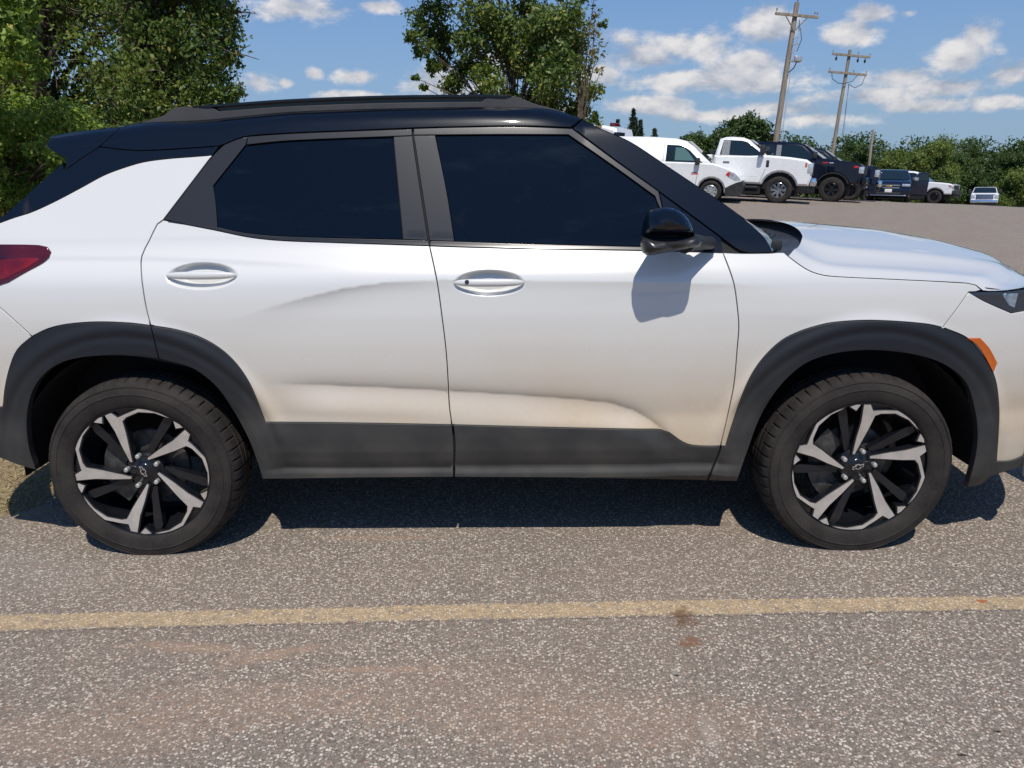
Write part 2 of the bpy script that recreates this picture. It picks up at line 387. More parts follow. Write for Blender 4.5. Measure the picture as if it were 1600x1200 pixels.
    x, y = gp(1068, 966); c = blob(x, y, .055, .075, .75, (.125, .062, .028), c, 30)
    x, y = gp(1078, 1003); c = blob(x, y, .05, .04, .7, (.20, .095, .05), c, 30)
    x, y = gp(1535, 940); c = blob(x, y, .03, .012, .9, (.35, .11, .03), c, 30)
    for (u, v, rx, ry, am, an) in [(300, 1012, .30, .035, .5, .1), (420, 1024, .22, .04, .55, -.25), (600, 1046, .25, .02, .5, 0), (380, 1100, .5, .12, .3, 0), (700, 1080, .5, .2, .22, 0), (590, 840, .3, .03, .4, 0), (60, 800, .35, .10, .6, .3), (950, 1130, .6, .15, .28, 0), (130, 1150, .5, .12, .25, 0)]:
        x, y = gp(u, v); c = blob(x, y, rx, ry, am*.75, (.42, .27, .18), c, 28, an)
    x, y = gp(40, 890); c = blob(x, y, .50, .20, .10, (.46, .42, .38), c, 25, .4)
    for (u, v, rx, ry) in [(1108, 1145, .03, .10), (1060, 1055, .015, .06)]:
        x, y = gp(u, v); c = blob(x, y, rx*1.2, ry, .14, (.60, .57, .53), c, 110)
    for (u, v, rx) in [(1558, 1143, .014), (1502, 1180, .015), (1548, 1158, .006), (1437, 1018, .006), (1003, 1153, .005), (1057, 1055, .012), (790, 890, .012)]:
        x, y = gp(u, v); c = blob(x, y, rx, rx*.45, .95, (.012, .010, .009), c, 90)
    t.links.new(c, p.inputs['Base Color'])
    h = math_(t, 'ADD', math_(t, 'MULTIPLY', chip1, .8), math_(t, 'MULTIPLY', chip2, .4))
    h = math_(t, 'ADD', h, math_(t, 'MULTIPLY', noise(t, 120, 3, vec=P), .5))
    bn = N(t, 'ShaderNodeBump', inp={'Strength': .55, 'Distance': .004}); t.links.new(h, bn.inputs['Height']); t.links.new(bn.outputs[0], p.inputs['Normal'])
    return m
GP = {}
def mat_soil():
    m, t, p = new_mat('dry_grass_soil'); setp(p, rough=.95, spec=.1)
    g = N(t, 'ShaderNodeNewGeometry').outputs['Position']
    c = mixc(t, mapr(t, noise(t, 3, 6, .7, vec=g), .35, .65), (.20, .13, .085), (.30, .24, .13))
    c = mixc(t, mapr(t, noise(t, 45, 5, .7, vec=g), .45, .65), c, (.40, .33, .20))
    s = N(t, 'ShaderNodeSeparateXYZ'); t.links.new(g, s.inputs[0])
    far = mapr(t, math_(t, 'ADD', s.outputs[1], math_(t, 'MULTIPLY', noise(t, 1.5, 3, vec=g), 3)), 3.0, 6.0)
    c = mixc(t, math_(t, 'MULTIPLY', far, .85), c, mixc(t, mapr(t, noise(t, 8, 5, vec=g), .4, .6), (.045, .065, .022), (.11, .12, .045)))
    t.links.new(c, p.inputs['Base Color'])
    bn = N(t, 'ShaderNodeBump', inp={'Strength': .6, 'Distance': .02}); t.links.new(noise(t, 60, 5, vec=g), bn.inputs['Height']); t.links.new(bn.outputs[0], p.inputs['Normal'])
    return m
M['chip'] = mat_asphalt(); M['line'] = mat_asphalt(True); M['soil'] = mat_soil()
gp = GP['gp']

xs = geo_axis(-2500, 2500, 0, .5, 1.05); ys = geo_axis(-2500, 2500, 2, .5, 1.05)
v, f = grid_sheet(xs, ys, lambda X, Y: terrain(X, Y)-.02-.0*X)
tag(obj('ground', mesh_np('ground', v, f), M['soil']), kind='structure')
# paved lot: rows follow the ragged left edge
ys = np.concatenate([np.arange(-30, -4, 1.0), np.arange(-4, 4, .06), np.arange(4, 60, .5), np.arange(60, 73, 1.0)])
tt = np.concatenate([np.linspace(0, .03, 6)[:-1], np.linspace(.03, 1, 130)**1.25])
tt = np.unique(np.clip(tt, 0, 1))
X = lot_edge(ys)[None, :] + tt[:, None]*(62-lot_edge(ys))[None, :]; Y = np.repeat(ys[None, :], len(tt), 0)
Z = terrain(X, Y)
v = np.stack([X, Y, Z], -1).reshape(-1, 3); I = np.arange(v.shape[0]).reshape(X.shape)
f = np.stack([I[:-1, :-1], I[1:, :-1], I[1:, 1:], I[:-1, 1:]], -1).reshape(-1, 4)
tag(obj('parking_lot', mesh_np('parking_lot', v, f), M['chip']), kind='structure')
# faded bay line
top = [(-400, 966), (0, 962), (400, 953), (700, 946), (1000, 940), (1300, 936), (1600, 933), (1900, 931)]
bot = [(-400, 992), (0, 985), (400, 975), (700, 968), (1000, 962), (1300, 956), (1600, 951), (1900, 948)]
vv, ff = [], []
n = 260
for i in range(n+1):
    u = -400+2300*i/n
    va = np.interp(u, *zip(*top))+rnd.uniform(-1.1, 1.1); vb = np.interp(u, *zip(*bot))+rnd.uniform(-1.2, 1.2)
    va -= 3; vb += 3
    for q in (va, (va+vb)/2-6, (va+vb)/2+6, vb):
        x, y = gp(u, q); vv.append((x, y, .0015))
    if i:
        for q in range(3): k = 4*i+q; ff.append((k-4, k-3, k+1, k))
lm = mesh_np('parking_line', vv, ff, False)
ea = lm.attributes.new('edge', 'FLOAT_COLOR', 'POINT'); ea.data.foreach_set('color', np.tile(np.array([0, 0, 0, 1, 1, 1, 1, 1, 1, 1, 1, 1, 0, 0, 0, 1], np.float32), n+1))
tag(obj('parking_line', lm, M['line']), kind='structure')
# ------------------------------------------------------------------ the sport utility vehicle in front
YC = .885
PT = np.array([(.10, .16), (.20, .105), (.235, .085), (.27, .060), (.33, .046), (.40, .040), (.47, .038), (.53, .040), (.60, .030), (.70, .020), (.80, .014), (.90, .012), (.97, .016), (1.02, .022), (1.05, .034), (1.08, .053), (1.11, .075), (1.14, .095), (1.18, .112)])
_zz = np.linspace(.10, 1.18, 400); _yy = np.interp(_zz, PT[:, 0], PT[:, 1]); _k = np.hanning(25); _k /= _k.sum(); _yy = np.convolve(np.pad(_yy, 12, mode='edge'), _k, 'valid')
def sm(a, b, x):
    t = np.clip((x-a)/(b-a), 0, 1); return t*t*(3-2*t)
ZR = None
ROOF_EDGE = [(80, 212), (120, 205.5), (188, 198.5), (220, 192.5), (300, 189), (335, 186.5), (450, 175.5), (600, 170), (750, 167.5), (830, 168.5), (872, 173), (910, 185.5)]
def f0(x, z):
    """depth of the side skin without creases"""
    x = np.asarray(x, float); z = np.asarray(z, float)
    low = np.interp(z, _zz, _yy)
    zr = ZR(x) if ZR else 1.62+0*x
    t = np.clip((z-1.17)/(zr-1.17), 0, 1.15)
    up = .107+.215*(.84*t+.16*t**24)
    y = np.where(z > 1.17, up, low)
    pr = np.clip(-.28-x, 0, None); pf = np.clip(x-2.98, 0, None)
    y = y+.28*pr**2+.5*pr**3*0+.42*pf**2+1.6*pf**4
    return y
def unproj(u, v, fy, off=0.0):
    r = ray(u, v); Y = .05
    for _ in range(14):
        k = (Y-CAM.y)/r.y; x = CAM.x+r.x*k; z = CAM.z+r.z*k
        Y = .5*Y+.5*(float(fy(x, z))+off)
    return x, Y, z
_re = [unproj(u, v, lambda x, z: .32) for u, v in ROOF_EDGE]
_rx = np.array([q[0] for q in _re]); _rz = np.array([q[2] for q in _re])
_k2 = np.linspace(_rx[0], _rx[-1], 300); _z2 = np.interp(_k2, _rx, _rz); _h = np.hanning(31); _h /= _h.sum(); _z2 = np.convolve(np.pad(_z2, 15, mode='edge'), _h, 'valid')
ZR = lambda x: np.interp(x, _k2, np.maximum(_z2, 1.52))
def crease(px):
    q = np.array([unproj(u, v, f0) for u, v in px]); return q[:, 0], q[:, 2]
c1x, c1z = crease([(-120, 396), (0, 398), (80, 400), (222, 400), (350, 405), (480, 411), (560, 416)])
c2x, c2z = crease([(350, 504), (370, 497), (420, 481), (480, 464), (540, 450), (600, 441.5), (690, 437), (800, 438), (1000, 441), (1160, 445), (1260, 451)])
c3x, c3z = crease([(400, 598.5), (500, 603), (600, 607), (700, 612), (800, 618), (900, 625), (955, 631), (990, 642), (1015, 656), (1035, 671), (1062, 690)])
WR, WF = (0.0, .33), (2.64, .33)
HANDLES = [unproj(314.5, 432, f0), unproj(764, 443, f0)]
def fside(x, z, recess=True):
    x = np.asarray(x, float); z = np.asarray(z, float); y = f0(x, z)
    d = np.interp(x, c1x, c1z)-z; a = sm(c1x[-1], c1x[-3], x)
    y = y+a*.006*sm(-.004, .022, d)*np.exp(-np.clip(d, 0, None)/.16)
    d = np.interp(x, c2x, c2z)-z; a = sm(c2x[0], c2x[4], x)*sm(c2x[-1], c2x[-3], x)
    y = y+a*(.019-.007*sm(.95, 1.25, x))*(1-np.exp(-np.clip(d, 0, None)/.038))*np.exp(-np.clip(d, 0, None)/.20)
    d = np.interp(x, c3x, c3z)-z; a = sm(c3x[0], c3x[0]+.28, x)*sm(c3x[-1], c3x[-1]-.10, x)
    y = y-a*.011*sm(0, .10, d) + a*.011*np.where(d < 0, np.exp(np.clip(d, -1, 0)/.024), 1-sm(0, .11, d))
    for (cx, cz) in (WR, WF):
        r = np.hypot((x-cx)/1.0, z-cz); y = y-.012*np.exp(-((r-.535)/.028)**2)*sm(.3, .5, z)
    if recess:
        for (hx, hy, hz) in HANDLES:
            r = np.hypot((x-hx)/.128, (z-hz)/.046)
            y = y+.034*(1-sm(.60, 1.0, r))
    return y
def fclad(x, z):
    x = np.asarray(x, float); z = np.asarray(z, float)
    y = fside(x, z, False)-.010
    mid = sm(.40, .55, x)*sm(2.25, 2.1, x)
    y = y+mid*(np.interp(z, [.2, .235, .27, .285, .305, .33, .36, .40, .45], [.055, .045, .020, .002, .006, .022, .012, .003, 0]))
    for (cx, cz) in (WR, WF):
        r = np.hypot(x-cx, z-cz)
        w = sm(.58, .5, r)
        y = y-w*.010*sm(.52, .485, r)+w*.014*sm(.455, .40, r)
    return y
def catmull(pts, step=7.0):
    """dense smooth curve through photo-measured outline points; a list of lists joins at corners"""
    P = [np.array(p, float) for p in pts]; out = []
    if len(P) == 2:
        n = max(1, int(np.hypot(*(P[1]-P[0]))/step)); return [tuple(P[0]+(P[1]-P[0])*i/n) for i in range(n+1)]
    for i in range(len(P)-1):
        p1, p2 = P[i], P[i+1]; p0 = P[i-1] if i else 2*p1-p2; p3 = P[i+2] if i+2 < len(P) else 2*p2-p1
        L = np.hypot(*(p2-p1)); n = max(1, int(L/step))
        # centripetal-ish: limit tangents by the segment length
        m1 = (p2-p0); m2 = (p3-p1)
        m1 = m1/max(1e-6, np.hypot(*m1))*L; m2 = m2/max(1e-6, np.hypot(*m2))*L
        for k in range(n):
            s = k/n; h = 2*s**3-3*s**2+1; h1 = s**3-2*s**2+s; h2 = -2*s**3+3*s**2; h3 = s**3-s**2
            out.append(tuple(h*p1+h1*m1+h2*p2+h3*m2))
    out.append(tuple(P[-1])); return out
def outline(*segs):
    out = []
    for s in segs:
        c = catmull(s)
        if out and math.hypot(out[-1][0]-c[0][0], out[-1][1]-c[0][1]) < .6: c = c[1:]
        out += c
    if math.hypot(out[-1][0]-out[0][0], out[-1][1]-out[0][1]) < .6: out.pop()
    return out
def area2(P): return sum(P[i][0]*P[(i+1) % len(P)][1]-P[(i+1) % len(P)][0]*P[i][1] for i in range(len(P)))/2
def inset(P, d):
    """move a CCW polygon's edges inwards"""
    n = len(P); out = []
    for i in range(n):
        a, b, c = P[i-1], P[i], P[(i+1) % n]
        t1 = (b-a); t1 = t1/max(1e-9, np.hypot(*t1)); t2 = (c-b); t2 = t2/max(1e-9, np.hypot(*t2))
        n1 = np.array((-t1[1], t1[0])); n2 = np.array((-t2[1], t2[0])); m = n1+n2; L = np.hypot(*m)
        m = n1 if L < .3 else m/L/max(.5, L/2)
        out.append(b+m*d)
    return out
def inside(P, Q):
    x, y = Q[:, 0], Q[:, 1]; r = np.zeros(len(Q), bool)
    A = np.array(P); B = np.roll(A, -1, 0)
    for (ax, ay), (bx, by) in zip(A, B):
        if ay == by: continue
        c = ((ay > y) != (by > y)); r ^= c & (x < (bx-ax)*(y-ay)/(by-ay)+ax)
    return r
def edge_dist(P, Q):
    A = np.array(P); B = np.roll(A, -1, 0); D = B-A; L = (D**2).sum(1)+1e-12; best = np.full(len(Q), 1e9)
    for a, d, l in zip(A, D, L):
        t = np.clip(((Q-a)@d)/l, 0, 1); e = Q-a-t[:, None]*d; best = np.minimum(best, (e**2).sum(1))
    return np.sqrt(best)
def panel(name, px, mat, parent, fy=fside, off=0.0, gap=.0018, h=.012, fold=.014, bev=.002, creases=(), fine=()):
    pts = [unproj(u, v, fy, off) for (u, v) in px]
    P = [np.array((q[0], q[2])) for q in pts]
    if area2(P) < 0: P = P[::-1]
    # drop near-duplicates
    Q = [P[0]]
    for p in P[1:]:
        if np.hypot(*(p-Q[-1])) > .003: Q.append(p)
    P = inset(Q, gap); E = inset(P, bev) if bev else P
    mn = np.min(E, 0); mx = np.max(E, 0)
    gx, gz = np.meshgrid(np.arange(mn[0]+h*.5, mx[0], h), np.arange(mn[1]+h*.5, mx[1], h)); G = [np.stack([gx.ravel()+((np.arange(gx.size)//gx.shape[1]) % 2)*h*.5, gz.ravel()], 1)]
    for (cx, cz) in creases:
        xx = np.arange(max(mn[0], cx[0]), min(mx[0], cx[-1]), .010)
        if len(xx):
            zz = np.interp(xx, cx, cz)
            for dz in (-.018, -.012, -.006, 0, .005): G.append(np.stack([xx, zz+dz], 1))
    for (hx, hz, rx, rz) in fine:
        a, b = np.meshgrid(np.arange(hx-rx, hx+rx, .0045), np.arange(hz-rz, hz+rz, .0035)); G.append(np.stack([a.ravel(), b.ravel()], 1))
    G = np.concatenate(G); G = G[inside(E, G)]; G = G[edge_dist(E, G) > min(h*.4, .004)]
    key = np.unique(np.round(G/.0022).astype(int), axis=0, return_index=True)[1]; G = G[key]
    nb = len(E)
    vin = [Vector((float(p[0]), float(p[1]))) for p in E]+[Vector((float(p[0]), float(p[1]))) for p in G]
    vo, eo, fo, ov, oe, of = delaunay_2d_cdt(vin, [(i, (i+1) % nb) for i in range(nb)], [], 0, 1e-6)
    V = np.array([(p.x, p.y) for p in vo]); T = np.array([q for q in fo if len(q) == 3])
    T = T[inside(E, V[T].mean(1))]
    y = fy(V[:, 0], V[:, 1])+off+0*V[:, 0]
    verts = [(a, b, c) for a, b, c in zip(V[:, 0], y, V[:, 1])]
    ep = .0015
    gxn = (fy(V[:, 0]+ep, V[:, 1])-fy(V[:, 0]-ep, V[:, 1]))/(2*ep)+0*V[:, 0]; gzn = (fy(V[:, 0], V[:, 1]+ep)-fy(V[:, 0], V[:, 1]-ep))/(2*ep)+0*V[:, 0]
    NR = np.stack([gxn, -1+0*gxn, gzn], 1); NR /= np.linalg.norm(NR, axis=1)[:, None]; NR = [tuple(q) for q in NR]
    faces = []
    for q in T:                                       # outward = -Y
        a, b, c = V[q]; s = (b[0]-a[0])*(c[1]-a[1])-(c[0]-a[0])*(b[1]-a[1])
        faces.append(tuple(q) if s > 0 else tuple(q[::-1]))
    back = {}
    for i, o_ in enumerate(ov):
        for k in o_: back[k] = i
    def yat(p): return float(fy(p[0], p[1]))+off
    n0 = len(verts)
    for i in range(nb):
        p = P[i]; verts.append((p[0], yat(p)+bev*.8, p[1]))
    for i in range(nb):
        p = P[i]; verts.append((p[0], yat(p)+bev*.8, p[1]))
    for i in range(nb):
        p = P[i]; verts.append((p[0], yat(p)+fold, p[1]))
    for i in range(nb):
        j = (i+1) % nb; a, b = back.get(i, i), back.get(j, j)
        faces.append((b, a, n0+i, n0+j))
        faces.append((n0+nb+j, n0+nb+i, n0+2*nb+i, n0+2*nb+j))
    onr = []
    for i in range(nb):
        a, c = P[i-1], P[(i+1) % nb]; t = c-a; t = t/max(1e-9, np.hypot(*t)); onr.append((t[1], -t[0]))
    for o2 in onr: NR.append(tuple(Vector((o2[0]*.8, -.6, o2[1]*.8)).normalized()))
    for o2 in onr: NR.append((o2[0], 0, o2[1]))
    for o2 in onr: NR.append((o2[0], 0, o2[1]))
    me = bpy.data.meshes.new(name); me.from_pydata([tuple(map(float, q)) for q in verts], [], [tuple(map(int, q)) for q in faces]); me.shade_smooth()
    me.normals_split_custom_set_from_vertices([tuple(map(float, q)) for q in NR])
    return obj(name, me, mat, parent)

suv = tag(empty('compact_suv', (1.3, .885, 0)), 'white compact suv with black roof and dark tinted windows parked side-on in the foreground', 'car')
bpy.context.view_layer.update()
PARTS = []
def P_(o, mirror=True):
    """parts are modelled in world metres; give them the parent without moving them"""
    par = o.parent
    if par is suv: o.matrix_parent_inverse = Matrix.Translation(-suv.location)
    if mirror: PARTS.append(o)
    return o
def pn(name, px, mat, parent, **k):
    return P_(panel(name, px, mat, parent, **k))

SHUT_R = [(255, 343.5), (246, 350), (240, 361), (233, 376), (226.5, 388), (221.5, 400), (220, 414), (222, 442), (228, 480), (235, 508)]
QTOP = [(-70, 372), (-20, 356), (0, 348), (22, 340), (50, 331), (87, 314), (125, 294), (162, 274), (195, 261.5), (225, 253), (262, 248), (300, 245), (332, 242.5)]
FLR_O = [(5, 636), (7, 610), (15, 575), (27, 547), (50, 526), (75, 514), (105, 507), (150, 503.5), (200, 505), (235, 509)]
FLD_O = [(235, 509), (275, 515.5), (312, 527), (345, 546), (370, 570), (390, 600), (403, 630), (414, 660)]
FLR_I = [(248, 561), (212, 557.5), (175, 556), (130, 559), (100, 566), (75, 580), (55, 604), (45, 632), (42, 667), (47, 705), (57, 735)]
FLD_I = [(248, 561), (300, 576), (337, 604), (364, 642), (386, 682), (400, 717), (410, 749)]
BELT_R = [(255, 344), (300, 352.5), (336, 359.5), (387, 370), (437, 375.5), (525, 379), (600, 381.5), (671, 384)]
BELT_F = [(671, 384), (710, 385.5), (810, 388), (960, 390.5), (1050, 392.5), (1130, 395)]
GAP_MID = [(671, 384), (683, 441), (690.6, 495), (697, 549), (700.3, 599), (702, 633), (706, 664)]
GAP_F = [(1130, 395), (1146, 440), (1152, 478), (1154.5, 510), (1152, 545), (1147, 600), (1137, 650), (1126, 697)]
CLT_R = [(414, 660), (500, 660.5), (600, 662), (706, 664)]
CLT_F = [(706, 664), (800, 666.5), (900, 669), (1000, 671), (1032, 671.5), (1045, 676), (1060, 687), (1075, 694.5), (1092, 697), (1126, 697.5)]
R_SEAM = [(342, 228), (300, 231), (250, 234), (215, 235), (187, 233), (155, 229)]
SP_SEAM = [(188, 199), (155, 229), (126, 248), (100, 267)]
FRAME_TOP_R = [(342, 228), (350, 225.5), (370, 217), (388, 212.5), (450, 208), (560, 203.5), (645, 200)]
FRAME_TOP_F = [(645, 200), (700, 198.5), (810, 197), (892, 199)]
A_SIL = [(910, 186), (935, 199), (985, 221.5), (1040, 257.5), (1085, 287.5), (1135, 321), (1160, 340), (1195, 372), (1207, 394.5)]
A_LOW = [(1207, 394.5), (1175, 395.5), (1157, 391.5), (1143, 383), (1127, 371), (1030, 299.5), (960, 249), (895, 200.5)]
HOODSHUT = [(1232, 400.5), (1250, 414), (1267, 424), (1287, 430), (1312, 432.5), (1375, 435.5), (1450, 439), (1512, 442.5), (1525, 445.5), (1536, 455)]
FLF_O = [(1134, 697.5), (1145, 662), (1157, 625), (1175, 585), (1195, 557), (1222, 532), (1250, 518), (1275, 510), (1300, 504.5), (1350, 501), (1400, 502.5), (1450, 507), (1475, 512.5), (1512, 529), (1537, 557), (1555, 592), (1561, 637), (1560, 675), (1557, 721)]
FLF_I = [(1511, 762), (1524, 712), (1527, 675), (1522, 637), (1510, 600), (1487, 577), (1450, 560), (1400, 550.5), (1350, 548), (1300, 554), (1262, 567), (1232, 590), (1207, 620), (1187, 655), (1170, 700), (1152, 752)]
rv = lambda l: l[::-1]
C1, C2, C3 = (c1x, c1z), (c2x, c2z), (c3x, c3z)

# white sheet metal
BSEAM = [(50, 526), (24, 502), (0, 481), (-35, 452), (-70, 424)]
pn('quarter_panel', outline(QTOP, [(332, 242.5), (255, 343.5)], SHUT_R, rv(FLR_O)[:1]+rv(FLR_O)[1:6], BSEAM, [(-70, 424), (-70, 372)]), M['white'], suv, creases=(C1,))
pn('rear_bumper', outline(rv(BSEAM), rv(FLR_O)[5:], [(5, 636), (-70, 646)], [(-70, 646), (-70, 424)]), M['white'], suv)
rd = pn('rear_door', outline(BELT_R, GAP_MID, rv(CLT_R), rv(FLD_O), rv(SHUT_R)), M['white'], suv, creases=(C1, C2, C3), h=.010, fine=((HANDLES[0][0], HANDLES[0][2], .14, .055),))
fd = pn('front_door', outline(BELT_F, GAP_F, rv(CLT_F), rv(GAP_MID)), M['white'], suv, creases=(C2, C3), h=.010, fine=((HANDLES[1][0], HANDLES[1][2], .14, .055),))
FSEAM = [(1473, 512), (1487, 494), (1500, 476), (1514, 456.5)]
pn('fender', outline([(1130, 395), (1160, 396), (1207, 395.5), (1225, 394.5), (1232, 400.5)], HOODSHUT[:-2], [(1512, 442.5), (1525, 445.5), (1534, 453), (1514, 456.5)], rv(FSEAM), rv(FLF_O[:13]), [(1134, 697.5), (1126, 697)], rv(GAP_F)), M['white'], suv, creases=(C2,))
pn('front_bumper', outline(FSEAM, [(1514, 456.5), (1537, 470), (1581, 489.5)], [(1581, 489.5), (1612, 484)], [(1612, 484), (1655, 560), (1662, 640), (1655, 690)], [(1655, 690), (1612, 706), (1592, 716), (1577, 720.5), (1557, 721)], rv(FLF_O[12:])), M['white'], suv)
# claddings and flares
pn('rear_flare', outline(FLR_O, [(235, 509), (248, 561)], FLR_I, [(57, 735), (25, 726), (0, 716), (-70, 700)], [(-70, 700), (-70, 646)], [(-70, 646), (5, 636)]), M['clad'], suv, fy=fclad, fold=.03)
CL_BOT_R = [(410, 749), (500, 748), (560, 747), (708.5, 746)]
cr = panel('door_cladding', outline(FLD_O, CLT_R, [(706, 664), (709, 694), (708.5, 746)], rv(CL_BOT_R), rv(FLD_I), [(248, 561), (235, 509)]), M['clad'], rd, fy=fclad, fold=.03, h=.010)
cf = panel('door_cladding', outline(CLT_F, [(1126, 697.5), (1121, 712), (1105, 751)], [(1105, 751), (1000, 748.5), (900, 747), (710, 746)], [(710, 746), (711, 694), (708, 664)]), M['clad'], fd, fy=fclad, fold=.03, h=.010)
pn('front_flare', outline(FLF_O, [(1557, 721), (1577, 720.5), (1592, 716), (1612, 706), (1655, 690)], [(1655, 690), (1650, 712), (1600, 727), (1585, 733), (1550, 745), (1535, 757), (1511, 762)], FLF_I, [(1152, 752), (1107, 751)], [(1107, 751), (1123, 712), (1129, 697.5)], [(1129, 697.5), (1134, 697.5)]), M['clad'], suv, fy=fclad, fold=.03)
# black upper works
pn('roof_side', outline([(188, 199), (220, 192.5), (300, 189), (335, 186.5)], ROOF_EDGE[5:], [(910, 185.5), (892, 199)], rv(FRAME_TOP_F), rv(FRAME_TOP_R), R_SEAM, [(155, 229), (188, 199)]), M['black'], suv, fold=.03, gap=.0012)
pn('d_pillar', outline([(155, 229.5), (187, 233.5), (215, 235.5), (250, 234.5), (300, 231.5), (342, 228.5)], [(342, 228.5), (332, 242.5)], rv(QTOP)[:-1], [(-20, 356), (20, 325), (60, 288), (97, 256)], [(97, 256), (100, 267)], [(100, 267), (126, 248), (155, 229.5)]), M['black'], suv, gap=.001)
pn('a_pillar', outline(A_SIL, A_LOW, [(895, 200.5), (910, 186)]), M['black'], suv, gap=.0016, fold=.05)
# doors' upper frames and glass
GL_R = [[(384, 226.5), (450, 220.5), (600, 213.8), (614, 213.3)], [(614, 213.3), (629.5, 374)], [(629.5, 374), (600, 373.3), (500, 371), (425, 368), (375, 362.5), (340, 355)], [(340, 355), (337, 320), (333.5, 290)], [(333.5, 290), (384, 226.5)]]
GL_F = [[(680, 211.8), (780, 210.5), (888, 210.8)], [(888, 210.8), (960, 261), (1024, 307)], [(1024, 307), (1033, 328), (1042, 385.5)], [(1042, 385.5), (960, 384), (810, 380.3), (710, 377)], [(710, 377), (698, 300), (680, 211.8)]]
SAIL_R = outline([(256, 343), (334, 242), (350, 226.5)], [(350, 226.5), (370, 218), (387, 213.5)], [(387, 213.5), (384, 226)], [(384, 226), (333, 290)], [(333, 290), (337, 320), (340, 359.5)], [(340, 359.5), (300, 351.5), (256, 343)])
FR_ST_R = outline([(387.5, 213.5), (450, 209.2), (560, 204.7), (643.5, 201.5)], [(643.5, 201.5), (644, 211.8)], [(644, 211.8), (614, 213), (450, 219.8), (385, 226)], [(385, 226), (387.5, 213.5)])
BP_R = outline([(614.6, 213.3), (644, 212)], [(644, 212), (652, 268), (668.5, 375.5)], [(668.5, 375.5), (630, 374.2)], [(630, 374.2), (614.6, 213.3)])
BP_F = outline([(646.5, 211.5), (680, 211.6)], [(680, 211.6), (698, 300), (710, 377)], [(710, 377), (671.5, 375.8)], [(671.5, 375.8), (655, 268), (646.5, 211.5)])
FR_ST_F = outline([(646, 201.2), (700, 199.6), (810, 198.2), (894, 201)], [(894, 201), (960, 250), (1029, 299)], [(1029, 299), (1035, 325)], [(1035, 325), (1031, 325), (1023.5, 306.5)], [(1023.5, 306.5), (960, 260.5), (888, 210.3)], [(888, 210.3), (780, 210), (646.5, 211)], [(646.5, 211), (646, 201.2)])
MOLD_R = outline([(341, 355.2), (375, 362.8), (425, 368.3), (500, 371.4), (600, 373.8), (669, 375.8)], [(669, 375.8), (671, 384)], rv(BELT_R)[:-2], [(300, 352.5), (262, 345)], [(262, 345), (341, 355.2)])
MOLD_F = outline([(672, 376.2), (710, 377.4), (810, 380.7), (960, 384.5), (1003, 385.5), (1042, 386)], [(1042, 386), (1050, 392.3)], rv(BELT_F)[1:], [(672, 384), (672, 376.2)])
SAIL_F = outline([(1030.5, 301), (1126.5, 372)], [(1126.5, 372), (1129.5, 394.5)], [(1129.5, 394.5), (1050, 392)], [(1050, 392), (1043, 386), (1036, 328), (1030.5, 301)])
for (nm, pl, mt, par, of) in [('window_glass', outline(*GL_R), 'glass', rd, .006), ('window_glass', outline(*GL_F), 'glass', fd, .006), ('pillar_applique', SAIL_R, 'frame', rd, -.001), ('window_frame', FR_ST_R, 'frame', rd, -.003),
                             ('pillar_trim', BP_R, 'frame', rd, .001), ('pillar_trim', BP_F, 'frame', fd, .001), ('window_frame', FR_ST_F, 'frame', fd, -.003), ('belt_molding', MOLD_R, 'frame', rd, -.004), ('belt_molding', MOLD_F, 'frame', fd, -.004), ('mirror_sail', SAIL_F, 'black', fd, 0)]:
    panel(nm, pl, M[mt], par, off=of, gap=.0006, h=.025, bev=.0015)
# door handles: a grip over the scooped recess
for par, (hx, hy, hz), key in ((rd, HANDLES[0], False), (fd, HANDLES[1], True)):
    bm = bmesh.new(); n = 40; rings = []
    for i in range(n+1):
        s = -1+2*i/n; x = hx+s*.123; w = .0135*(max(0, 1-abs(s)**3.2))**.5+.0005; q = .013*(max(0, 1-s*s))**.45
        yb = float(fside(x, hz+.002, False)) - .002; ring = []
        for k in range(14):
            a = 2*math.pi*k/14; ring.append(bm.verts.new((x, yb-q*(.75+.85*max(-.5, math.cos(a))), hz+.004+w*math.sin(a))))
        rings.append(ring)
    for i in range(n):
        for k in range(14): bm.faces.new((rings[i][k], rings[i][(k+1) % 14], rings[i+1][(k+1) % 14], rings[i+1][k]))
    bm.faces.new(rings[0]); bm.faces.new(rings[-1])
    obj('door_handle', from_bm(bm, 'door_handle', True, 60), M['white'], par)
    if key:
        bm = bmesh.new(); bm_lathe(bm, [(0, -.0035), (.0075, -.003), (.0085, 0)], 16, centre=(hx-.075, float(fside(hx-.075, hz, False))-.0165, hz+.007))
        obj('key_button', from_bm(bm, 'key_button', True), M['lamp'], par)
# taillight, side marker, headlight
TL = [[(-70, 388), (-20, 383), (0, 382), (60, 383), (73, 386), (79, 394.5), (76, 402), (66, 411), (40, 425), (12, 441)], [(12, 441), (-70, 468)], [(-70, 468), (-70, 388)]]
pn('taillight', outline(*TL), M['red'], suv, off=-.006, gap=0, bev=.003)
pn('taillight_element', outline([(-70, 418), (-20, 409), (20, 404), (48, 403), (62, 405)], [(62, 405), (40, 419), (8, 435)], [(8, 435), (-70, 460)], [(-70, 460), (-70, 418)]), M['redel'], suv, off=-.0085, gap=0, bev=.003)
pn('side_marker', outline([(1511, 528.3), (1532, 528)], [(1532, 528), (1546, 543), (1559, 567)], [(1559, 567), (1552.5, 583)], [(1552.5, 583), (1541, 561), (1528, 541), (1511, 528.3)]), M['amber'], suv, off=-.004, gap=.0005)
pn('headlight', outline([(1515, 457), (1540, 455.8), (1575, 455), (1612, 451)], [(1612, 451), (1612, 483)], [(1612, 483), (1581, 488.5)], [(1581, 488.5), (1560, 480), (1537, 469.5), (1515, 457)]), M['lamp'], suv, off=.004, gap=.0005, h=.008)
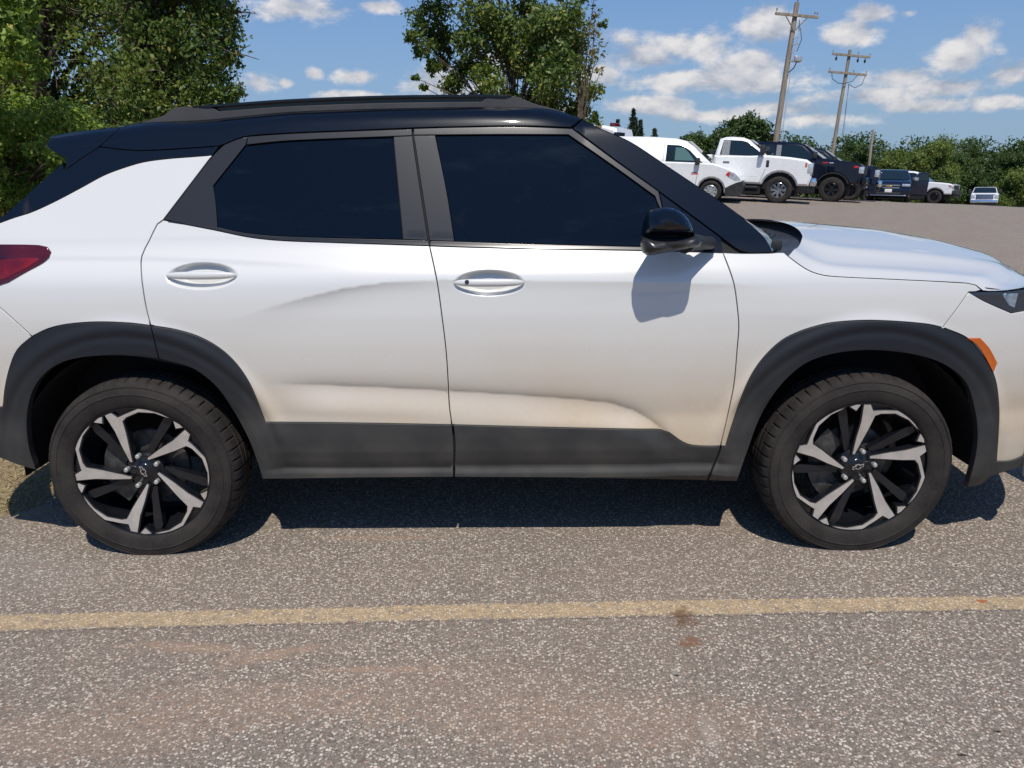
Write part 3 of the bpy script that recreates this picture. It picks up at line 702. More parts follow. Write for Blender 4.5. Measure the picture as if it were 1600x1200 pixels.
pn('headlight_reflector', outline([(1566, 459), (1592, 458)], [(1592, 458), (1586, 482)], [(1586, 482), (1576, 477), (1566, 459)]), M['reflector'], suv, off=.0015, gap=.001, h=.008)

# dark inner shell behind all gaps
shell = outline([(-70, 374), (-20, 358), (20, 328), (60, 291), (102, 260)], [(102, 260), (150, 228), (188, 203)], [(188, 203), (300, 193), (450, 180), (600, 174), (750, 172), (872, 177), (905, 192)], [(905, 192), (930, 199)], A_SIL[1:], [(1207, 394.5), (1232, 400.5)], HOODSHUT[:-1], [(1525, 445.5), (1600, 455)], [(1600, 455), (1600, 700)], [(1600, 700), (1560, 730), (1530, 735)], FLF_I[1:-1], [(1160, 725), (1100, 732), (700, 730), (425, 732)], rv(FLD_I)[1:-1], FLR_I[1:-1], [(40, 700), (-70, 690)], [(-70, 690), (-70, 372)])
pn('inner_shell', shell, M['dark'], suv, fy=lambda x, z: fside(x, z)*1.0, off=.016, gap=.004, h=.04, fold=.02, bev=0)

# roof, hood, windscreen and the rest: skins across the car
def across(name, near, mid, mat, n=24, p=2.4, bow=2.2, parent=suv, flip=False, fn=None):
    """skin from the near edge curve over the centre line to the far edge"""
    vv, ff = [], []; m = 2*n+1
    for i, (a, c) in enumerate(zip(near, mid)):
        for k in range(m):
            u = abs(k-n)/n; y = a[1]+(c[1]-a[1])*(1-u) if k <= n else 2*YC-(a[1]+(c[1]-a[1])*(1-u))
            x = a[0]+(c[0]-a[0])*(1-u**bow); z = a[2]+(c[2]-a[2])*(1-u**p)
            if fn: z += fn(x, y, u, i/(len(near)-1))
            vv.append((x, y, z))
    for i in range(len(near)-1):
        for k in range(m-1):
            a = i*m+k; q = (a, a+m, a+m+1, a+1); ff.append(q if not flip else q[::-1])
    return P_(obj(name, mesh_np(name, vv, ff), mat, parent), False)
def curve3(px, fy=fside, off=0, step=9):
    return [unproj(u, v, fy, off) for u, v in catmull(px, step)]
# hood
E = curve3(HOODSHUT[:-1]+[(1536, 454), (1575, 453.5), (1596, 450)], off=.0)
E = [(x, y, z+.001) for x, y, z in E]; nE = len(E)
s_ = np.linspace(0, 1, nE)
mx_ = np.interp(s_, [0, .2, .5, .75, .9, 1], [2.55, 2.72, 3.05, 3.32, 3.45, 3.50])
mz_ = np.interp(mx_, [2.5, 2.6, 2.99, 3.2, 3.35, 3.43, 3.50], [1.168, 1.164, 1.128, 1.094, 1.056, 1.015, .955])
def hoodfn(x, y, u, s):
    r = .010*math.exp(-((u-.70)/.07)**2)+.007*math.exp(-((u-.93)/.04)**2)
    return r*min(1, (1-s)*4)
across('hood', E, [(a, YC, b) for a, b in zip(mx_, mz_)], M['white'], n=40, p=2.0, bow=2.6, fn=hoodfn, flip=False)
# roof skin, follows the side edge
RE = curve3([(100, 209.5)]+ROOF_EDGE[2:], off=0)
mid = []
for i, (x, y, z) in enumerate(RE):
    s = i/(len(RE)-1); mid.append((x-.02*(1-s)+.05*s**3, YC, z+.026*(1-s**3)-.03*s**8+.050*max(0, math.sin(math.pi*s))**.6))
across('roof', RE, mid, M['black'], n=14, p=2.2)
# windscreen
WE = curve3(A_SIL, off=.012)
mid = []
for i, (x, y, z) in enumerate(WE):
    s = i/(len(WE)-1); mid.append((x+.10+.07*s, YC, z-.085*(1-s**5)+.012*s**5))
across('windscreen', WE, mid, M['screen'], n=14, p=2.4, bow=2.4)
# cowl grille between glass and hood
c0 = WE[-1]; cm = mid[-1]; h0 = E[0]
across('cowl', [(c0[0]-.03, c0[1], c0[2]-.012), (c0[0]+.03, c0[1]+.005, c0[2]-.012), (h0[0]+.02, h0[1]+.02, h0[2]-.018)], [(cm[0]-.03, YC, cm[2]-.025), (cm[0]+.03, YC, cm[2]-.03), (2.60, YC, 1.164-.016)], M['cowlm'], n=20, p=2.2, bow=2.6)
bm = bmesh.new()
for (a, b, c) in [((2.20, .20, 1.150), (2.30, .42, 1.165), (2.335, .75, 1.185)), ((2.31, .26, 1.135), (2.36, .33, 1.150), (2.37, .42, 1.150))]:
    bm_tube(bm, [a, b, c], .011, 6)
bm_box(bm, 2.29, 2.36, .22, .29, 1.10, 1.140, .008)
bm_box(bm, 2.325, 2.375, .36, .44, 1.125, 1.155, .008)
P_(obj('wiper', from_bm(bm, 'wiper', True), M['plastic'], suv), False)
# spoiler
pn('spoiler_side', outline([(80, 212.5), (120, 205.5), (188, 198.7)], SP_SEAM[:1]+SP_SEAM[1:], [(100, 267), (103, 255), (100, 246), (82, 237), (72, 227)], [(72, 227), (80, 212.5)]), M['black'], suv, off=-.002, gap=.0012, fold=.05)
S0 = curve3([(80, 212.3), (100, 208.8), (120, 205.3), (188, 198.5)], off=.002)
across('spoiler', S0, [(x-.06, YC, z+.016) for x, y, z in S0], M['black'], n=12)
S1 = curve3([(72, 228), (86, 238), (100, 247)], off=.004)
across('spoiler_underside', S1, [(x-.06, YC, z+.012) for x, y, z in S1], M['plastic'], n=12, flip=True)
# rear glass and tailgate
G0 = curve3([(98, 255), (60, 288), (20, 325), (-20, 356)], off=.01)
across('rear_window', G0, [(x-.10, YC, z+.01) for x, y, z in G0], M['glass'], n=12, flip=True)
def back_skin(name, pxs, mat, dx0, dx1):
    c = curve3(pxs, off=.004); k = len(c)
    across(name, c, [(x-(dx0+(dx1-dx0)*i/(k-1)), YC, z) for i, (x, y, z) in enumerate(c)], mat, n=14, p=2.0, bow=3.2, flip=True)
back_skin('tailgate', [(-20, 357), (-70, 374), (-70, 424), (-70, 520), (-70, 560)], M['white'], .12, .24)
back_skin('rear_fascia', [(-70, 560), (-70, 600), (-70, 646), (-70, 700)], M['clad'], .26, .24)
# nose: bumper wrap, grille, lower lip
def nose(name, zs, mat, off, parent=suv):
    vv, ff = [], []; n = 30
    x0 = 3.30; y0 = [float(fside(x0, z, False)) for z in zs]
    for i, z in enumerate(zs):
        for k in range(2*n+1):
            a = math.pi*k/(2*n); c, s = math.cos(a), math.sin(a); e = 2/3.4
            y = YC-(YC-y0[i]-off[i]*.3)*math.copysign(abs(c)**e, c); x = x0+(.21+off[i])*abs(s)**e
            vv.append((x, y, z))
    m = 2*n+1
    for i in range(len(zs)-1):
        for k in range(m-1):
            a = i*m+k; ff.append((a, a+1, a+m+1, a+m))
    return P_(obj(name, mesh_np(name, vv, ff), mat, parent), False)
nose('nose_fascia', [.36, .44, .55, .68, .78], M['white'], [-.02, 0, .01, .005, -.01])
nose('nose_grille', [.78, .84, .90], M['plastic'], [-.012, -.016, -.03])
nose('nose_header', [.90, .94, .96, .975], M['white'], [-.028, -.015, -.03, -.08])
nose('chin', [.26, .30, .36], M['clad'], [-.13, -.05, -.022])
bm = bmesh.new(); bm_box(bm, 3.44, 3.475, .55, 1.22, .58, .70, .01)
P_(obj('licence_plate', from_bm(bm, 'licence_plate'), M['plate'], suv), False)
# roof rails
def rail():
    top = catmull([(220, 191), (240, 185.5), (257, 179.5), (272, 168), (300, 165.5), (325, 164), (450, 155), (600, 149.2), (760, 147.8), (800, 149.3), (812, 152.3), (835, 162), (872, 172.5), (905, 184)], 8)
    lowtop = lambda u: np.interp(u, [200, 325, 342, 450, 600, 752, 766, 950], [0, 0, 174, 166, 161, 159, 0, 0])
    fy = lambda x, z: .335
    base = catmull([(220, 194), (300, 190.5), (335, 188), (400, 180), (450, 177), (600, 171.8), (690, 170), (750, 170), (775, 172), (822, 171), (855, 172.5), (905, 187)], 8)
    foot1 = outline([(220, 192.3), (240, 185.5), (257, 179.5), (272, 168)], [(272, 168), (300, 165.8), (325, 164.5)], [(325, 164.5), (342, 174)], [(342, 174), (450, 166.3), (600, 161), (752, 159)], [(752, 159), (766, 150.5)], [(766, 150.5), (800, 149.5), (811, 152.3), (835, 162), (872, 172), (903, 183)], [(903, 183), (855, 173), (822, 171), (775, 172), (750, 170), (690, 170), (600, 171.8), (450, 177), (335, 188), (300, 190.5), (220, 192.3)])
    a = panel('roof_rail', foot1, M['rail'], suv, fy=fy, off=0, gap=.0003, fold=.035, h=.02, bev=.0015)
    P_(a)
    bar = outline([(300, 165.5), (325, 163.8), (450, 154.8), (600, 149), (766, 147.6), (800, 149)], [(800, 149), (790, 152.5), (766, 151.5)], [(766, 151.5), (600, 153.3), (450, 159), (322, 168)], [(322, 168), (300, 165.5)])
    gap_shade = outline([(322, 165.5), (450, 156.5), (600, 151), (766, 149)], [(766, 149), (752, 160.5)], [(752, 160.5), (600, 162.5), (450, 168), (342, 175.5)], [(342, 175.5), (322, 165.5)])  # black strip added so the rail gap looks shaded, not a rail part
    P_(panel('rail_gap_shade', gap_shade, M['black'], suv, fy=fy, off=.028, gap=.0002, fold=.01, h=.02, bev=0))
    b = panel('rail_bar', bar, M['black'], a, fy=fy, off=-.004, gap=.0002, fold=.04, h=.02, bev=.001)
rail()
# underbody and wheel houses
bm = bmesh.new()
bm_box(bm, .50, 2.12, .13, 1.64, .26, .40); bm_box(bm, -.72, 3.30, .42, 1.35, .27, .60); bm_box(bm, -.66, -.50, .22, 1.55, .42, .80); bm_box(bm, 3.14, 3.25, .30, 1.47, .30, .7)
for (cx, cz) in (WR, WF):
    for ya, yb in ((.05, .40), (1.37, 1.72)):
        n = 22; A = []; 
        for k in range(n+1):
            t = math.pi*(-.02+1.04*k/n); r = .455
            A.append([bm.verts.new((cx+r*math.cos(t), y, cz+r*math.sin(t))) for y in (ya, yb)])
        for k in range(n): bm.faces.new((A[k][0], A[k][1], A[k+1][1], A[k+1][0]))
    bm_box(bm, cx-.47, cx+.47, .385, .395, .25, .80); bm_box(bm, cx-.47, cx+.47, 1.375, 1.385, .25, .80)
P_(obj('underbody', from_bm(bm, 'underbody'), M['dark'], suv), False)

# side mirror
def mirror_part(name, prof, mat, parent):
    """prof: rings of (x-centre, y, z-centre, half x, half z, squareness)"""
    bm = bmesh.new(); rings = []
    for (xc, y, zc, hx, hzu, hzd) in prof:
        ring = []
        for k in range(28):
            a = 2*math.pi*k/28; c, s = math.cos(a), math.sin(a)
            ring.append(bm.verts.new((xc+hx*math.copysign(abs(c)**.85, c), y, zc+(hzu if s > 0 else hzd)*math.copysign(abs(s)**.85, s))))
        rings.append(ring)
    for i in range(len(rings)-1):
        for k in range(28): bm.faces.new((rings[i][k], rings[i][(k+1) % 28], rings[i+1][(k+1) % 28], rings[i+1][k]))
    bm.faces.new(rings[0]); bm.faces.new(rings[-1])
    return obj(name, from_bm(bm, name, True, 50), mat, parent)
def on_plane(u, v, Y):
    r = ray(u, v); k = (Y-CAM.y)/r.y; return CAM.x+r.x*k, CAM.z+r.z*k
YM = -.165
smir = P_(empty('side_mirror', (0, 0, 0), parent=suv))
# housing shell traced on its own plane, domed towards the road
def dome(name, px, mat, Y, depth, back, parent, h=.01):
    P = [np.array(on_plane(u, v, Y)) for u, v in px]
    if area2(P) < 0: P = P[::-1]
    Q = [P[0]]
    for p in P[1:]:
        if np.hypot(*(p-Q[-1])) > .003: Q.append(p)
    P = Q; nb = len(P); mn = np.min(P, 0); mx = np.max(P, 0)
    a, b = np.meshgrid(np.arange(mn[0], mx[0], h), np.arange(mn[1], mx[1], h)); G = np.stack([a.ravel(), b.ravel()], 1)
    G = G[inside(P, G)]; d = edge_dist(P, G); G = G[d > .0025]
    ring = []
    for q in (.0015, .004, .009): ring += [p for p in inset(P, q)]
    ring = np.array(ring); ring = ring[inside(P, ring)]
    G = np.concatenate([G, ring]); key = np.unique(np.round(G/.0015).astype(int), axis=0, return_index=True)[1]; G = G[key]
    vin = [Vector((float(p[0]), float(p[1]))) for p in P]+[Vector((float(p[0]), float(p[1]))) for p in G]
    vo, eo, fo, ov, oe, of = delaunay_2d_cdt(vin, [(i, (i+1) % nb) for i in range(nb)], [], 0, 1e-6)
    V = np.array([(p.x, p.y) for p in vo]); T = np.array([q for q in fo if len(q) == 3]); T = T[inside(P, V[T].mean(1))]
    d = edge_dist(P, V); w = .14
    y = Y+.03-depth*np.sqrt(np.clip(1-(1-np.clip(d/w, 0, 1))**2, 0, 1))
    verts = [(p[0], yy, p[1]) for p, yy in zip(V, y)]; faces = []
    for q in T:
        A, B, C = V[q]; s = (B[0]-A[0])*(C[1]-A[1])-(C[0]-A[0])*(B[1]-A[1]); faces.append(tuple(q) if s > 0 else tuple(q[::-1]))
    bk = {}
    for i, o_ in enumerate(ov):
        for k in o_: bk[k] = i
    n0 = len(verts)
    cx, cz = np.mean(P, 0)
    for i in range(nb):
        p = P[i]; verts.append((p[0], Y+.03, p[1]))
    for i in range(nb):
        p = P[i]; verts.append((cx+.045+(p[0]-cx)*.70, Y+.03+back, cz+(p[1]-cz)*.85))
    for i in range(nb):
        j = (i+1) % nb; faces.append((bk[j], bk[i], n0+i, n0+j)); faces.append((n0+j, n0+i, n0+nb+i, n0+nb+j))
    faces.append(tuple(n0+nb+i for i in range(nb)))
    return obj(name, mesh_np(name, verts, faces, sharp=40), mat, parent)
dome('mirror_cap', outline([(1004, 368), (1007, 348), (1014, 334), (1027, 327), (1045, 324), (1064, 329), (1078, 342), (1086, 357), (1088, 367)], [(1088, 367), (1045, 370), (1004, 368)]), M['black'], YM+.045, .105, .12, smir)
dome('mirror_base', outline([(1003, 369), (1045, 371), (1090, 367.5)], [(1090, 367.5), (1100, 378), (1096, 387)], [(1096, 387), (1075, 391), (1045, 396), (1025, 400), (1014, 401), (1006, 396), (1003, 384), (1003, 369)]), M['frame'], YM+.04, .085, .12, smir)
x1, z1 = on_plane(1085, 378, -.05); x2, z2 = on_plane(1112, 380, .06)
bm = bmesh.new(); bm_tube(bm, [(x1-.04, -.09, z1), (x1, -.03, z1-.002), (x2-.005, .05, z2), (x2, .09, z2)], [.034, .028, .020, .022], 12)
obj('mirror_arm', from_bm(bm, 'mirror_arm', True, 60), M['plastic'], smir)

# wheels
RT, RRIM = .352, .251
def tyre_mesh():
    bm = bmesh.new(); n = 432; W = .222
    prof = [(.244, .022), (.2525, .010), (.262, .004), (.285, -.003), (.300, -.0042), (.3015, -.0060), (.3035, -.0060), (.305, -.0035), (.322, .001), (.3275, .0035), (.3285, .0012), (.3305, .0018), (.3315, .007), (.337, .0135), (.346, .026), (.350, .040)]
    tread = [(.352, .060), (.352, .070), (.345, .0705), (.345, .079), (.352, .0795), (.3525, .105), (.345, .1055), (.345, .115), (.3525, .1155), (.352, .140), (.345, .1405), (.345, .150), (.352, .1505), (.350, .18), (.345, .198), (.33, .213), (.29, .224), (.25, .21)]
    P = prof+tread; rings = []
    for i, (r, a) in enumerate(P):
        ring = []
        for k in range(n):
            t = 2*math.pi*k/n; rr = r
            if a >= .026 and r > .33 and i < 18 or (a > .15 and r > .33):
                if k % 8 == 0 and .015 < a: rr -= .0065 if i < 14 else .007
            elif r > .351 and k % 16 == 0: rr -= .004
            x, z = rr*math.cos(t), rr*math.sin(t); y = a
            if i < 6 and False: y += 0
            zl = -.328
            if z < zl+.03:                         # load on the contact patch
                q = (zl+.03-z)/.055; y -= .007*q*(1 if a < .06 else -1)*(1 if r < .34 else .4)
            if z < zl: z = zl
            ring.append(bm.verts.new((x, y, z)))
        rings.append(ring)
    for i in range(len(rings)-1):
        for k in range(n): bm.faces.new((rings[i][k], rings[i][(k+1) % n], rings[i+1][(k+1) % n], rings[i+1][k]))
    for (r, d) in ((.272, .0012), (.300, .0015)):
        pass
    return from_bm(bm, 'tyre', True, 38)
def rim_meshes():
    bb, bf = bmesh.new(), bmesh.new()
    # barrel
    bm_lathe(bb, [(.253, .022), (.2535, .014), (.2505, .009), (.2470, .010), (.245, .018), (.241, .034), (.226, .10), (.222, .20), (.20, .205)], 96)
    def sector(pts, a): return [(r*math.cos(R(t+a)), r*math.sin(R(t+a))) for r, t in pts]
    K = .2515
    # machined blade and ring arm, (x, z) with the blade pointing up, in rim radii
    blade = [(-.105, .20), (-.085, .46), (-.060, .70), (-.060, .955), (.030, .962), (.085, .875), (.235, .895), (.405, .890), (.60, .765), (.765, .600), (.810, .440), (.895, .440),
             (.865, .500)]
    # arm outer edge follows the lip
    arc = [(.982*math.sin(R(a)), .982*math.cos(R(a))) for a in range(62, 24, -4)]
    outer = [(-.105, .20), (-.088, .46), (-.058, .70), (-.062, .968), (.032, .970), (.083, .872), (.20, .880), (.41, .884)]
    inner_ring = [(.42, .84), (.60, .735), (.80, .56), (.79, .415), (.90, .40)]
    arm = outer+arc[::-1]+[(.885, .405), (.785, .425), (.815, .555), (.615, .745), (.405, .842), (.20, .835), (.120, .80), (.070, .62), (-.006, .40), (-.078, .19)]
    ribs = [(-.20, .22), (-.285, .50), (-.385, .80), (-.37, .88), (-.285, .91), (-.245, .80), (-.175, .50), (-.10, .24)]
    for s in range(5):
        a = R(-72*s)
        def rot(p, k=K): x, z = p[0]*k, p[1]*k; return (x*math.cos(a)-z*math.sin(a), x*math.sin(a)+z*math.cos(a))
        def face(bm, poly, y_in, y_out, thick):
            P = [rot(p) for p in poly]
            def dy(p): r = math.hypot(*p)/K; return y_in+(y_out-y_in)*r
            A = [bm.verts.new((x, dy((x, z)), z)) for x, z in P]; B = [bm.verts.new((x, dy((x, z))+thick, z)) for x, z in P]
            bm.faces.new(A); bm.faces.new(B[::-1])
            for i in range(len(P)): j = (i+1) % len(P); bm.faces.new((A[i], B[i], B[j], A[j]))
        face(bf, arm, .028, .0095, .004)
        big = [np.array(p) for p in arm]
        if area2(big) < 0: big = big[::-1]
        face(bb, [tuple(p) for p in inset(big, -.018)], .0325, .0140, .032)
        face(bb, ribs, .050, .030, .030)
        rib2 = [(-.03, .22), (.02, .45), (.09, .72), (.11, .80), (.16, .78), (.10, .58), (.07, .3)]
        # filler of the Y corner at the lip
        face(bb, [(.05, .93), (.10, .86), (.24, .885), (.42, .885), (.34, .93), (.20, .965), (.05, .975)], .038, .022, .02)
    # hub
    bm_lathe(bb, [(0, .030), (.030, .030), (.036, .034), (.060, .036), (.068, .046), (.066, .085), (0, .085)], 60)
    me = from_bm(bb, 'rim_body', True, 30); mf = from_bm(bf, 'spoke_face', True, 30); return me, mf
def lug_mesh():
    bm = bmesh.new(); bm_lathe(bm, [(0, -.010), (.006, -.0095), (.0086, -.006), (.0092, .012)], 12); return from_bm(bm, 'lug_nut', False)
TM = tyre_mesh(); RM, FM = rim_meshes(); LM = lug_mesh()
TM.materials.append(M['rubber']); RM.materials.append(M['pocket']); FM.materials.append(M['machined']); LM.materials.append(M['nut'])
bm = bmesh.new(); bm_lathe(bm, [(.03, .10), (.135, .098), (.14, .102), (.14, .118), (.06, .12)], 64); DM = from_bm(bm, 'brake_disc', True); DM.materials.append(M['disc'])
bm = bmesh.new()
pr = [(.085*math.cos(R(a)), .085*math.sin(R(a))) for a in range(120, 241, 12)]; pr2 = [(.168*math.cos(R(a)), .168*math.sin(R(a))) for a in range(236, 122, -12)]
bm_prism(bm, pr+pr2, .075, .135); KM = from_bm(bm, 'brake_caliper', True, 30); KM.materials.append(M['disc'])
bm = bmesh.new(); bm_lathe(bm, [(0, .0245), (.020, .0248), (.026, .0265), (.030, .031)], 40); CM = from_bm(bm, 'centre_cap', True); CM.materials.append(M['pocket'])
bow = [(x*1.15, z*1.15) for x, z in [(-.0195, -.0045), (-.0065, -.0045), (-.0052, -.0085), (.0082, -.0085), (.0066, -.0045), (.0170, -.0045), (.0200, .0045), (.0065, .0045), (.0052, .0085), (-.0082, .0085), (-.0066, .0045), (-.0165, .0045)]]
def ringpoly(poly, w):
    P = [np.array(p) for p in poly]; return [tuple(p) for p in inset(P, w)]
bm = bmesh.new(); bi = ringpoly(bow, .0024)
A = [bm.verts.new((x, .0225, z)) for x, z in bow]; B = [bm.verts.new((x, .0225, z)) for x, z in bi]; C_ = [bm.verts.new((x, .0255, z)) for x, z in bow]
for i in range(len(bow)):
    j = (i+1) % len(bow); bm.faces.new((A[i], A[j], B[j], B[i])); bm.faces.new((A[j], A[i], C_[i], C_[j]))
BM_ = from_bm(bm, 'emblem'); BM_.materials.append(M['nut'])
def wheel(cx, far, ang):
    w = empty('wheel', (0, 0, 0), parent=suv)
    rot = Matrix.Rotation(-ang, 4, 'Y')
    loc = Matrix.Translation((cx, 2*YC if far else 0.0, .328)) @ (Matrix.Rotation(math.pi, 4, 'Z') if far else Matrix.Identity(4))
    w.matrix_parent_inverse = Matrix.Translation(-suv.location); w.matrix_basis = loc
    obj('tyre', TM, None, w)
    for nm, me in (('rim', RM), ('spoke_face', FM), ('centre_cap', CM), ('emblem', BM_), ('brake_disc', DM), ('brake_caliper', KM)):
        o = obj(nm, me, None, w)
        if nm not in ('brake_disc', 'brake_caliper'): o.matrix_basis = rot
        if nm == 'emblem': o.matrix_basis = rot @ Matrix.Rotation(-R(18), 4, 'Y')
    for k in range(5):
        o = obj('lug_nut', LM, None, w); a = R(90-10+72*k)+ang
        o.location = (.0605*math.cos(a), .024, .0605*math.sin(a))
wheel(0, False, R(93)); wheel(2.64, False, R(-1)); wheel(0, True, R(20)); wheel(2.64, True, R(50))

# far side: mirrored copies of every side part
for o in list(PARTS):
    def cp(src, par, top):
        c = src.copy(); COL.objects.link(c); c.parent = par
        if top:
            c.matrix_parent_inverse = src.matrix_parent_inverse @ Matrix.Translation((0, 2*YC, 0)) @ Matrix.Scale(-1, 4, (0, 1, 0))
        for ch in list(src.children): cp(ch, c, False)
    cp(o, suv, True)
# ------------------------------------------------------------------ the other vehicles in the lot
def arch(cx, r, z0, n=9, sq=1.0):
    a0 = math.asin(max(-1, min(1, (z0-ARZ[0])/r)))
    return [(cx-r*math.cos(a0+(math.pi-2*a0)*k/n), ARZ[0]+r*math.sin(a0+(math.pi-2*a0)*k/n)) for k in range(n+1)]
ARZ = [.4]
def hull(bm, poly, hy, bev=.05, crown=0.0):
    """poly (x, z) counter-clockwise seen from the right side; hy(z) or number: half width"""
    if area2([np.array(p) for p in poly]) < 0: poly = poly[::-1]
    H = hy if callable(hy) else (lambda z: hy)
    P = [np.array(p, float) for p in poly]; I = inset(P, bev)
    L = [[bm.verts.new((p[0], -H(p[1]), p[1])) for p in I], [bm.verts.new((p[0], -H(p[1])+bev, p[1])) for p in P],
         [bm.verts.new((p[0], H(p[1])-bev, p[1])) for p in P], [bm.verts.new((p[0], H(p[1]), p[1])) for p in I]]
    n = len(P)
    bm.faces.new(L[0]); bm.faces.new(L[3][::-1])
    for a in range(3):
        for i in range(n): j = (i+1) % n; bm.faces.new((L[a][i], L[a+1][i], L[a+1][j], L[a][j]))
def place(root, anc, head):
    """stand a vehicle (x forward, origin under the front axle's near wheel) on the ground at anc"""
    fwd = Vector((math.cos(head), math.sin(head), 0)); lft = Vector((-math.sin(head), math.cos(head), 0))
    o = Vector((anc.x, anc.y, 0)); 
    def zt(p): return tz(p.x, p.y)
    zf = zt(o); zb = zt(o-fwd*3.2); zl = zt(o+lft*1.7)
    X = (fwd+Vector((0, 0, (zf-zb)/3.2))).normalized(); Y = (lft+Vector((0, 0, (zl-zf)/1.7))).normalized(); Z = X.cross(Y).normalized(); Y = Z.cross(X)
    m = Matrix.Identity(4)
    for i in range(3): m[i][0] = X[i]; m[i][1] = Y[i]; m[i][2] = Z[i]
    m.translation = Vector((anc.x, anc.y, zf)); root.matrix_world = m
def bg_wheels(root, wb, half, r, w, rimr, rimmat, spokes=6, fancy=True):
    bt = bmesh.new(); bm_lathe(bt, [(rimr, .02), (rimr+.02, 0), (r-.05, -.01), (r-.015, .01), (r, .04), (r-.006, .05), (r, .06), (r, w-.05), (r-.02, w-.01), (rimr, w), (rimr-.02, w*.6)], 40)
    mt = from_bm(bt, 'tyre', True, 40); mt.materials.append(M['rubber'])
    br = bmesh.new(); bm_lathe(br, [(rimr, .02), (rimr-.018, .008), (rimr-.03, .03), (rimr-.035, .10)], 32)
    bm_lathe(br, [(0, .0), (.045, .0), (.055, .02), (.075, .03), (.08, .10)], 20)
    for k in range(spokes):
        a = 2*math.pi*k/spokes; c, s = math.cos(a), math.sin(a)
        q = [(.05, -.028), (rimr-.02, -.040), (rimr-.02, .040), (.05, .028)]
        bm_prism(br, [(x*c-y*s, x*s+y*c) for x, y in q], .018, .055)
    mr = from_bm(br, 'rim', True, 40); mr.materials.append(rimmat)
    bd = bmesh.new(); bm_lathe(bd, [(0, .062), (rimr-.03, .062), (rimr-.03, .09), (0, .09)], 24); md = from_bm(bd, 'wheel_hub', True, 40); md.materials.append(M['dark'])
    for (x, sd) in ((0, -1), (0, 1), (-wb, -1), (-wb, 1)):
        wl = empty('wheel', (x, half-half*1 if False else (0 if sd < 0 else 2*half), r-.012), parent=root)
        if sd > 0: wl.rotation_euler = (0, 0, math.pi)
        obj('tyre', mt, None, wl); obj('rim', mr, None, wl); obj('wheel_hub', md, None, wl)
def quad_plate(bm, pts, th=.012):
    """thin slab on 4+ 3D points, thickness along its normal"""
    P = [Vector(p) for p in pts]; n = (P[1]-P[0]).cross(P[2]-P[0]).normalized()*th
    a = [bm.verts.new(p+n) for p in P]; b = [bm.verts.new(p-n*.5) for p in P]
    bm.faces.new(a); bm.faces.new(b[::-1])
    for i in range(len(P)): j = (i+1) % len(P); bm.faces.new((a[i], b[i], b[j], a[j]))
def side_glass(name, poly, hy, root, mat, h, far=True, out=.006, parent=None):
    """poly (x, z) laid on the side skin at y = -hy(z)"""
    for s in ((-1, 1) if far else (-1,)):
        bm = bmesh.new(); P = poly
        A = [bm.verts.new((x, s*(hy(z)+out), z)) for x, z in P]; B = [bm.verts.new((x, s*(hy(z)-.02), z)) for x, z in P]
        bm.faces.new(A); bm.faces.new(B[::-1])
        for i in range(len(P)): j = (i+1) % len(P); bm.faces.new((A[i], B[i], B[j], A[j]))
        o = obj(name, from_bm(bm, name), mat, parent or root); o.location = (0, h, 0)
